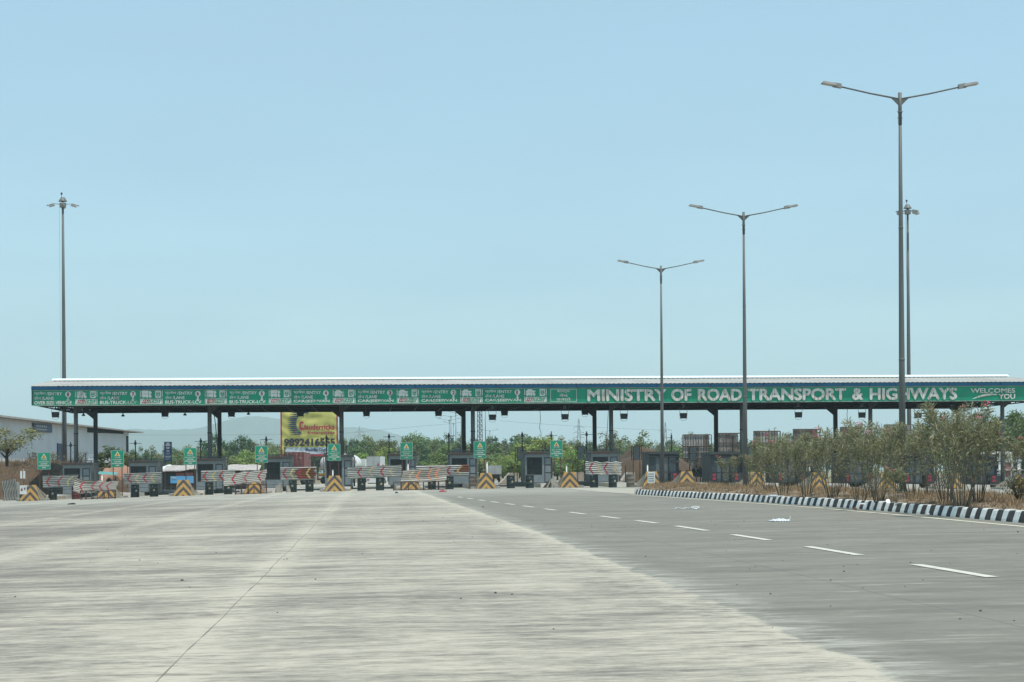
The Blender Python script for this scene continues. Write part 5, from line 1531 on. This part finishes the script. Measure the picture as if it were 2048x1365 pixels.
# ------------------------------------------------------------------ trees
def make_crown(seed, w_, h0, h1, nclump, nleaf, size, r2, shape='round', density=1.0):
    b = MB()
    cl = []
    for k in range(nclump):
        for _ in range(30):
            x, y, z = r2.uniform(-1, 1), r2.uniform(-1, 1), r2.uniform(-1, 1)
            rr = x * x + y * y + z * z
            if .18 < rr < 1: break
        zc = (z + 1) / 2
        f = 1.0 if shape == 'round' else (1.15 - .9 * zc if shape == 'cone' else .6 + .55 * zc)
        cl.append((x * w_ * f, y * w_ * f, h0 + (h1 - h0) * zc, r2.uniform(.16, .34) * w_))
    for cx, cy, cz, cr in cl:
        for _ in range(nleaf):
            u = Vector((r2.gauss(0, 1), r2.gauss(0, 1), r2.gauss(0, .8)))
            u = u.normalized() * cr * (r2.random() ** .45) * 1.1
            c = Vector((cx, cy, cz)) + u
            n = (u.normalized() + Vector((r2.uniform(-.8, .8), r2.uniform(-.8, .8), r2.uniform(-.3, 1.1)))).normalized()
            a = n.cross(Vector((r2.uniform(-1, 1), r2.uniform(-1, 1), r2.uniform(-1, 1)))).normalized() * size * r2.uniform(.5, 1.1)
            d = n.cross(a) * r2.uniform(.4, .8)
            b.add([c - a, c - d * .8, c + a, c + d], [(0, 1, 2, 3)])
    return b, cl
def make_tree(seed, kind):
    r2 = random.Random(seed)
    s = thing('tree', 'x', 'tree', (0, 0, 0), 'x')
    if kind == 'round': w_, h0, h1, sh, nc, nl, sz, lm = 3.6, 2.2, 9.4, 'round', 34, 75, .27, 'leaf'
    elif kind == 'dark': w_, h0, h1, sh, nc, nl, sz, lm = 3.3, 1.8, 9.6, 'round', 34, 85, .26, 'leaf_dark'
    elif kind == 'pale': w_, h0, h1, sh, nc, nl, sz, lm = 4.0, 1.2, 9.3, 'round', 34, 75, .30, 'leaf_pale'
    elif kind == 'dry': w_, h0, h1, sh, nc, nl, sz, lm = 3.6, 2.8, 9.5, 'vase', 24, 38, .22, 'leaf_dry'
    elif kind == 'cone': w_, h0, h1, sh, nc, nl, sz, lm = 3.4, .8, 9.6, 'cone', 36, 75, .26, 'leaf'
    elif kind == 'olive': w_, h0, h1, sh, nc, nl, sz, lm = 4.6, 3.2, 9.5, 'vase', 34, 70, .20, 'leaf_olive'
    b, cl = make_crown(seed, w_, h0 + .8, h1 - .8, nc, nl, sz, r2, sh)
    b.build('crown', M[lm], s, True)
    b = MB()
    b.tube([(0, 0, -.6), (.08, .04, h0), (-.1, .1, (h0 + h1) / 2), (.05, 0, h1 - 1)], [.26, .2, .13, .04], 8)
    for cx, cy, cz, cr in cl[::2]:
        z0 = max(h0 * .6, cz - 2.5)
        b.tube([(0, .05, z0), (cx * .5, cy * .5, (z0 + cz) / 2 + .3), (cx, cy, cz)], [.09, .055, .02], 5)
    b.build('trunk', M['bark'], s, True)
    return s
protos = {}
for kind, n in (('round', 3), ('dark', 2), ('pale', 2), ('dry', 2), ('cone', 1)):
    protos[kind] = [make_tree(100 + 7 * i + len(kind) * 31, kind) for i in range(n)]
placed = set()
def put_tree(kind, X, Y, H, lab, grp, r2, wf=1.0):
    src = r2.choice(protos[kind])
    sz = H / 9.5
    sx = sz * wf * r2.uniform(.85, 1.2)
    p = (X, Y, gz(max(-300, min(300, X))))
    rz = r2.uniform(0, 6.28)
    if src.name in placed: o = dup(src, p, lab, rz, (sx, sx, sz))
    else:
        placed.add(src.name); o = src; o.location = p; o.rotation_euler = (0, 0, rz); o.scale = (sx, sx, sz); o['label'] = lab
    if grp: o['group'] = grp
    elif 'group' in o: del o['group']
    return o
TOP = [(240, 892), (272, 888), (300, 882), (340, 884), (360, 882), (385, 881), (430, 866), (452, 880), (462, 876), (483, 869), (500, 878), (520, 872), (560, 873), (600, 870), (680, 872), (715, 878), (735, 868), (750, 872), (790, 872), (806, 875), (830, 862),
       (845, 875), (870, 872), (885, 869), (915, 866), (940, 872), (965, 872), (985, 870), (1000, 879), (1022, 864), (1036, 874), (1054, 863), (1075, 872), (1100, 870), (1130, 872), (1160, 876), (1180, 880), (1200, 873), (1230, 868), (1250, 870), (1262, 876),
       (1283, 866), (1300, 878), (1315, 872), (1345, 875), (1375, 866), (1420, 868), (1480, 866), (1530, 862), (1600, 860), (1700, 862), (1790, 858), (1880, 850), (1950, 842), (2010, 826), (2090, 812)]
def topy(px):
    for (a, c), (d, e) in zip(TOP, TOP[1:]):
        if a <= px <= d: return c + (e - c) * (px - a) / (d - a)
    return 880
G1 = 'trees of the wood beyond the canopy'
LB = {'round': 'leafy mid green tree in the wood beyond the toll plaza', 'dark': 'dark green dense tree in the wood beyond the toll plaza', 'pale': 'yellowish green low tree along the near edge of the wood', 'dry': 'thin brownish half bare tree in the wood beyond the toll plaza', 'cone': 'green tree with a pointed crown in the wood beyond the toll plaza'}
r2 = random.Random(21)
px = 262
while px < 2080:
    Y = r2.uniform(480, 560); a = at(px, topy(px) + r2.uniform(-2, 4), Y)
    k = r2.choices(['round', 'dark', 'dry', 'cone'], [5, 4, 2.2, 1])[0]
    put_tree(k, a.x, Y, a.z + .3, LB[k], G1, r2, .85); px += r2.uniform(17, 27)
px = 262
while px < 1990:
    Y = r2.uniform(380, 450); a = at(px, topy(px) + r2.uniform(10, 24), Y)
    k = r2.choices(['round', 'dark', 'dry', 'pale', 'cone'], [5, 2.2, 1.6, 1, 1])[0]
    put_tree(k, a.x, Y, a.z + .3, LB[k], G1, r2, 1.1); px += r2.uniform(24, 36)
px = 262
while px < 1560:
    Y = r2.uniform(310, 350); a = at(px, 908 + r2.uniform(-9, 9), Y)
    k = r2.choices(['round', 'pale', 'dark', 'dry'], [4, 3.2, .7, .9])[0]
    if not (560 < px < 690): put_tree(k, a.x, Y, a.z + .3, LB[k], G1, r2, 1.6)
    px += r2.uniform(26, 38)
px = 272
while px < 1330:
    Y = r2.uniform(292, 306); a = at(px, 928 + r2.uniform(-6, 5), Y)
    k = r2.choices(['pale', 'round'], [3, 2])[0]
    if not (300 < px < 400 or 545 < px < 780): put_tree(k, a.x, Y, a.z + .3, LB[k], G1, r2, 2.4)
    px += r2.uniform(26, 40)
# trees that stand out
for kind, px, ty, Y, wf, lab in (('dark', 483, 869, 400, .95, 'dark round tree standing above the wood left of the yellow hoarding'), ('dark', 430, 864, 400, .8, 'dark rounded tree behind the twin columns of the third booth'), ('dark', 722, 888, 330, .9, 'dark blue green tree left of the small box truck'),
                                 ('pale', 769, 898, 300, .9, 'bright yellow green tree behind the small box truck'), ('round', 1054, 863, 420, .9, 'tall rounded tree just left of the loose cable'), ('pale', 1085, 878, 330, 1.3, 'wide pale green tree behind the fully visible booth'),
                                 ('cone', 1286, 864, 340, 1.05, 'pointed green tree left of the farthest tall lamp pole'), ('dry', 1212, 858, 300, .7, 'thin tree with bare upper twigs behind the column near the shiny sheet'), ('round', 1391, 858, 420, .6, 'small tree peeping over the tall striped hoarding'),
                                 ('dry', 1560, 852, 300, 1.0, 'thin feathery tree above the brown hoardings'), ('round', 2032, 800, 262, .9, 'bright green tall tree above the derelict white building'), ('round', 2085, 806, 275, 1.0, 'bright green tree at the right edge behind the building'),
                                 ('round', 1995, 850, 290, .9, 'green tree behind the rightmost canopy column'), ('pale', 1150, 905, 300, 1.5, 'pale green low tree right of the caution board nearest the median'), ('dry', 395, 905, 300, 1.4, 'brown dry thicket right of the navy notice board'), ('dry', 352, 912, 290, 1.3, 'brown dry thicket behind the navy notice board'),
                                 ('round', 230, 886, 212, 1.5, 'leafy shrub like tree against the white end of the warehouse')):
    a = at(px, ty, Y); put_tree(kind, a.x, Y, a.z + .5, lab, None, r2, wf)
ol = make_tree(77, 'olive')
a = at(12, 846, 187); zb = gz(a.x) + bank_h(a.x, 187)
ol.location = (a.x, 187, zb - .3); k = (a.z - zb + .3) / 9.5; ol.scale = (k * 1.5, k * 1.4, k); ol['label'] = 'spreading olive green tree on the brown bank at the left edge'; del ol['group']
o = dup(ol, (at(-35, 860, 192).x, 192, zb - .3), 'olive green tree at the far left edge behind the spreading one', 2.0, (k * .9, k * .9, k * .9))
# bare shrubs on the bank
def twig_shrub(X, Y, z, h, lab, seed):
    r2 = random.Random(seed); s = thing('shrub', lab, 'shrub', (X, Y, z))
    b = MB()
    for _ in range(16):
        a = r2.uniform(0, 6.28); l = r2.uniform(.5, 1) * h
        t = Vector((math.cos(a) * l * .5, math.sin(a) * l * .5, l)); m_ = t * .5 + Vector((0, 0, .1 * h)); 
        b.tube([(0, 0, 0), m_, t], [.02, .013, .006], 4)
        for _ in range(3): q = t * r2.uniform(.4, .9); b.tube([q, q + Vector((r2.uniform(-.3, .3), r2.uniform(-.3, .3), r2.uniform(.1, .4))) * h * .6], [.008, .004], 4)
    b.build('twigs', M['bark'], s, True)
    b = MB()
    for _ in range(220):
        c = Vector((r2.gauss(0, .3), r2.gauss(0, .3), r2.uniform(.35, 1.0))) * h; u = Vector((r2.uniform(-1, 1), r2.uniform(-1, 1), r2.uniform(-1, 1))).normalized() * .07 * h; v = u.cross(Vector((r2.random(), r2.random(), r2.random()))).normalized() * .03 * h
        b.add([c - u, c - v, c + u, c + v], [(0, 1, 2, 3)])
    b.build('leaves', M['leaf_dry'], s, True)
for px, y, Y, h, lab in ((70, 925, 200, 1.5, 'thin dry shrub before the warehouse wall, right of the olive tree'), (104, 928, 198, 1.6, 'thin dry shrub left of the mast foot'), (160, 925, 205, 1.1, 'low green grey shrub right of the mast foot')):
    a = at(px, y, Y); twig_shrub(a.x, Y, gz(a.x) + bank_h(a.x, Y) - .05, h, lab, int(px))

# ------------------------------------------------------------------ oleanders
def make_oleander(seed, H, W, nst, dens=1.0):
    r2 = random.Random(seed)
    s = thing('oleander', 'x', 'bush', (0, 0, 0), 'oleander bushes along the median')
    st, lf = MB(), MB()
    tips = []
    def leaf(p, d, l):
        d = (d + Vector((0, 0, -.10))).normalized()
        sd = d.cross(Vector((0, 0, 1)))
        if sd.length < .1: sd = Vector((1, 0, 0))
        sd = sd.normalized(); tw = r2.uniform(-.9, .9)
        nn = sd.cross(d); sd = (sd * math.cos(tw) + nn * math.sin(tw)) * l * .085
        m1 = p + d * l * .5 + Vector((0, 0, l * .03)); t = p + d * l + Vector((0, 0, -l * r2.uniform(0, .12)))
        lf.add([p, m1 - sd, t, m1 + sd], [(0, 1, 2, 3)])
    def branch(pts, r0_, r1_, l0):
        st.tube(pts, [r0_ + (r1_ - r0_) * i / (len(pts) - 1) for i in range(len(pts))], 5)
        P = [Vector(p) for p in pts]
        n = int(12.5 * dens)
        for i in range(n):
            t = l0 + (1 - l0) * ((i + r2.random()) / n) ** .8
            f = t * (len(P) - 1); k = min(int(f), len(P) - 2); p = P[k].lerp(P[k + 1], f - k); ax = (P[k + 1] - P[k]).normalized()
            a0 = r2.uniform(0, 6.28); u = ax.cross(Vector((.3, .8, .1))).normalized(); v = ax.cross(u)
            for j in range(3):
                a = a0 + j * 2.094 + r2.uniform(-.3, .3)
                d = (u * math.cos(a) + v * math.sin(a)) * r2.uniform(.6, 1) + ax * r2.uniform(.3, 1.0)
                leaf(p, d.normalized(), r2.uniform(.15, .27))
        tips.append(P[-1])
    for k in range(nst):
        a = 2 * math.pi * (k + r2.uniform(-.4, .4)) / nst; l = r2.uniform(.72, 1.0) * H; ou = W / 2 * r2.uniform(.25, 1.05)
        b0 = Vector((math.cos(a) * .14, math.sin(a) * .14, 0)); tip = Vector((math.cos(a) * ou, math.sin(a) * ou, l * (1 - .18 * (ou / (W / 2)) ** 2)))
        pts = [b0, b0.lerp(tip, .35) + Vector((r2.uniform(-.06, .06), r2.uniform(-.06, .06), .06 * H)), b0.lerp(tip, .7) + Vector((r2.uniform(-.08, .08), r2.uniform(-.08, .08), .07 * H)), tip]
        branch(pts, .014, .006, .26)
        for _ in range(r2.choice((1, 2, 2))):
            t = r2.uniform(.38, .8); p = pts[1].lerp(pts[3], t); e = p + Vector((r2.uniform(-.3, .3) * W * .6, r2.uniform(-.3, .3) * W * .6, r2.uniform(.2, .38) * H))
            if e.z > H: e.z = H * r2.uniform(.9, 1)
            branch([p, p.lerp(e, .5) + Vector((r2.uniform(-.04, .04), r2.uniform(-.04, .04), .03)), e], .009, .005, .15)
    st.build('stems', M['stem'], s, True)
    lf.build('foliage', M['ole'], s, True)
    tips.sort(key=lambda t: -t.z)
    for t in r2.sample(tips[:16], 2):
        b = MB()
        for _ in range(9):
            c = t + Vector((r2.gauss(0, .05), r2.gauss(0, .05), r2.uniform(0, .11)))
            for j in range(4):
                a = j * 1.57 + r2.random(); u = Vector((math.cos(a), math.sin(a), r2.uniform(-.2, .6))).normalized() * .045; v = u.cross(Vector((r2.uniform(-.4, .4), r2.uniform(-.4, .4), 1))).normalized() * .022
                b.add([c, c + u * .6 - v, c + u, c + u * .6 + v], [(0, 1, 2, 3)])
        b.build('flower', M['pink'], s, True)
    return s
var = [make_oleander(300, 2.9, 2.0, 14), make_oleander(301, 2.4, 1.9, 12), make_oleander(302, 2.6, 2.3, 15, 1.1), make_oleander(303, 1.9, 1.4, 8, .8), make_oleander(304, 2.8, 1.7, 9, .8)]
VH = [2.9, 2.4, 2.6, 1.9, 2.8]; vu = set()
ob = [(1893, 1000, 812, 0, 'tall oleander left of the two biggest, below the word highways'), (1922, 1004.5, 796, 2, 'biggest oleander, reaching up to the end of highways'), (1957, 1003, 803, 0, 'big oleander right of the biggest one, with a clear fan of stems'),
      (1858, 990, 838, 4, 'oleander just right of the nearest lamp pole'), (1825, 993, 850, 3, 'thin oleander directly at the foot of the nearest lamp pole'), (1788, 1000, 930, 3, 'small low oleander left of the nearest lamp pole'),
      (1757, 996, 838, 2, 'oleander with several dark stems, second left of the nearest lamp pole'), (1742, 991, 846, 4, 'slim oleander between the lone dark stem and the gap with the chevron block'), (1720, 994, 832, 4, 'loose oleander with pale fallen branches'),
      (1665, 990, 848, 2, 'dense oleander with a dark base right of the chevron block gap'), (1612, 988, 858, 0, 'oleander left of the chevron block gap'), (1566, 985, 862, 2, 'oleander with the brightest pink blossoms, right of the middle lamp pole'), (1535, 982, 872, 1, 'oleander just right of the tall brown hoarding edge'),
      (1505, 978, 905, 3, 'thin light green oleander at the foot of the middle lamp pole'), (1462, 975, 908, 3, 'sparse oleander sprig before the barred booth'), (2046, 1003, 858, 0, 'oleander leaning in at the right edge'), (1795, 985, 845, 4, 'oleander behind the nearest lamp pole'), (1690, 980, 852, 0, 'oleander in the rear row behind the dark based one'), (1590, 978, 866, 1, 'oleander in the rear row left of the gap')]
ly = Vector(L0.location)
for px, yb, yt, v, lab in ob:
    g = gnd(px, yb, .33); 
    X, Y = g.x, g.y
    if abs(X - ly.x) < .45 and abs(Y - ly.y) < .45: Y -= 1.0; X = at(px, yb, Y).x
    z = soil_z(X, Y) - .03 if X < 18.6 else gz(X)
    h = at(px, yt, Y).z - z; k = h / VH[v] * .95
    lab = lab if 'oleander' in lab else 'oleander ' + lab
    src = var[v]
    if v in vu: dup(src, (X, Y, z), lab, rnd.uniform(0, 6.28), (k * rnd.uniform(.95, 1.15), k * 1.0, k))
    else:
        vu.add(v); src.location = (X, Y, z); src.scale = (k, k, k); src['label'] = lab
g = gnd(2037, 1003, .33); twig_shrub(g.x, g.y, soil_z(g.x, g.y), .55, 'low leafless twiggy shrub at the right end of the median', 5)

# ------------------------------------------------------------------ litter
def litter(px, py, dz, lab, cat, m, kind, sz, rz=0.0):
    g = gnd(px, py, dz); X, Y, z = g
    if dz > .1: z = soil_z(X, Y)
    r2 = random.Random(int(px * 7)); b = MB()
    if kind == 'bag':
        b.grid(lambda u, v: (X + (u - .5) * sz[0] * (1 - .3 * abs(v - .5)), Y + (v - .5) * sz[1], z + .012 + sz[2] * max(0, math.sin(math.pi * u)) ** .6 * max(0, math.sin(math.pi * v)) ** .6 * (.6 + .4 * math.sin(u * 19 + v * 7)) + .01 * math.sin(u * 43)), 28, 14, sm=False)
        if sz[0] > .4: b.tube([(X + sz[0] * .42, Y, z + .02), (X + sz[0] * .5, Y, z + .07), (X + sz[0] * .47, Y, z + .11)], [.012, .008, .004], 5)
    elif kind == 'ribbon':
        pts = [(X + (t - .5) * sz[0], Y + .12 * math.sin(t * 11), z + .015 + .02 * abs(math.sin(t * 9))) for t in [i / 20 for i in range(18)]] + [(X + sz[0] * .5 + .1 * math.cos(a), Y + .2 * math.sin(a), z + .02 + .05 * (math.sin(a) > 0)) for a in [i * .7 for i in range(10)]]
        b.tube(pts, .016, 5)
    elif kind == 'stone':
        b.lathe([(.2 * sz[0], 0), (.5 * sz[0], .25 * sz[2]), (.42 * sz[0], .7 * sz[2]), (.15 * sz[0], sz[2])], (X, Y, z - .005), 7, sm=False); b.v = [(x + r2.uniform(-.1, .1) * sz[0], y + r2.uniform(-.1, .1) * sz[0], zz) for x, y, zz in b.v]
    elif kind == 'shoe':
        b.prism([(X - sz[0] / 2, z + .004), (X + sz[0] / 2, z + .004), (X + sz[0] / 2, z + .05), (X + sz[0] * .2, z + .09), (X - sz[0] * .3, z + .06), (X - sz[0] / 2, z + .03)], Y - sz[1] / 2, Y + sz[1] / 2)
    elif kind == 'plate':
        b.lathe([(.05, 0), (sz[0] * .5, .03), (sz[0] * .5, .04), (.05, .015)], (0, 0, 0), 16); MM = Matrix.Rotation(.9, 3, 'X'); b.v = [tuple(MM @ Vector(v) + Vector((X, Y, z + sz[0] * .4))) for v in b.v]
    elif kind == 'bottle':
        b.lathe([(.03, 0), (.04, .02), (.04, .16), (.015, .21), (.015, .24)], (0, 0, 0), 10); b.v = [(X + v[2] * 1.3, Y + v[0], z + .045 + v[1]) for v in b.v]
    tag(b.build({'bag': 'plastic_bag', 'ribbon': 'ribbon', 'stone': 'stone', 'shoe': 'rag', 'plate': 'plate', 'bottle': 'bottle'}[kind], m, None, loc=(X, Y, z)), lab, cat)
litter(1560, 1043, 0, 'flattened white plastic bag lying on the dark lane below the kerb', 'plastic bag', M['plastic'], 'bag', (.46, .5, .05))
litter(1370, 1019, 0, 'twisted white ribbon on the dark lane', 'ribbon', M['plastic'], 'ribbon', (.6, .2, .05))
litter(143, 1009.5, 0, 'small black rag on the concrete before the leftmost stand', 'rag', M['black'], 'shoe', (.40, .3, .1))
litter(885, 984.5, 0, 'red cloth scrap under the right end of the long rusty stand', 'cloth', M['red'], 'bag', (.45, .5, .12))
litter(793, 987, 0, 'small dark blue scrap at the left foot of the long rusty stand', 'cloth', M['navy'], 'bag', (.22, .3, .1))
litter(1776, 997, .33, 'round white plate standing tilted in the dry grass', 'plate', M['plastic'], 'plate', (.14,))
litter(1538, 987, .33, 'crushed clear bottle on dry soil by the kerb under the pink blossoms', 'bottle', M['bill_pale'], 'bottle', (1,))
litter(1724, 997, .33, 'thin white plastic strip on the dry grass', 'plastic strip', M['plastic'], 'bag', (.22, .12, .03))
litter(1452, 979, .33, 'white plastic scrap among weeds before the barred booth', 'plastic scrap', M['plastic'], 'bag', (.3, .3, .06))
litter(1710, 1020, 0, 'red wrapper at the foot of the kerb', 'wrapper', M['chev_orange'], 'bag', (.12, .1, .05))
litter(1860, 1030, 0, 'white paper scrap at the foot of the kerb', 'paper', M['plastic'], 'bag', (.2, .15, .03))
litter(1863, 999, .33, 'dark driftwood lump in the dry grass under the big oleanders', 'wood lump', M['bark'], 'shoe', (.22, .3, .1))
for k, (px, py, sz, tx) in enumerate(((991, 1187, .05, 'dark stone alone on the pale concrete'), (1291, 1114, .04, 'dark stone beside the ragged concrete edge'), (1688, 1144, .045, 'dark stone below the second dash'), (1961, 1223, .045, 'dark stone at the right below the nearest dash'),
                                (1474, 1170, .03, 'small dark stone in the middle of the dark lane'), (1661, 1213, .03, 'small dark stone low in the dark lane'), (2036, 1065, .06, 'dark stone near the edge line at the right'), (966, 1015, .10, 'dark clod beside the far dashes'), (574, 1119, .04, 'small stone beside the crack in the concrete'),
                                (1810, 1174, .03, 'small stone right of the nearest dash start'), (1452, 1102, .03, 'small stone left of the third dash'), (364, 1162, .06, 'flat dark chip on the pale slab'), (555, 1226, .03, 'small chip right of the crack'))):
    litter(px, py, 0, tx, 'stone', M['hz_black'], 'stone', (sz * .6, sz * .6, sz * .4))
r2 = random.Random(31)
b = MB()
for _ in range(160):
    X = r2.uniform(3.6, 12.0); Y = r2.uniform(13, 75); z = gz(X); s_ = r2.choice((.005, .007, .010, .013))
    b.add([(X - s_, Y - s_, z), (X + s_, Y - s_ * .7, z), (X + s_ * .8, Y + s_, z), (X - s_ * .7, Y + s_, z), (X, Y, z + s_ * 1.1)], [(0, 1, 4), (1, 2, 4), (2, 3, 4), (3, 0, 4)])
for _ in range(120):
    X = r2.uniform(-10, 3); Y = r2.uniform(12, 90); z = gz(X); s_ = r2.choice((.006, .01, .014))
    b.add([(X - s_, Y - s_, z), (X + s_, Y - s_ * .7, z), (X + s_ * .8, Y + s_, z), (X - s_ * .7, Y + s_, z), (X, Y, z + s_ * 1.1)], [(0, 1, 4), (1, 2, 4), (2, 3, 4), (3, 0, 4)])
tag(b.build('grit', M['hz_black']), 'loose dark grit scattered over the road', 'grit', kind='stuff')

# ------------------------------------------------------------------ haze
b = MB()
b.b2((-2600, -70, -4.5), (2600, 9400, 235))
hz_ = b.build('haze', [])
m = bpy.data.materials.new('haze_air'); m.use_nodes = True
n = m.node_tree.nodes; n.remove(n['Principled BSDF'])
pv = n.new('ShaderNodeVolumePrincipled')
pv.inputs['Color'].default_value = (.74, .92, .98, 1)
pv.inputs['Density'].default_value = .00016
pv.inputs['Anisotropy'].default_value = .2
m.node_tree.links.new(pv.outputs[0], n['Material Output'].inputs['Volume'])
hz_.data.materials.append(m)
tag(hz_, kind='stuff')
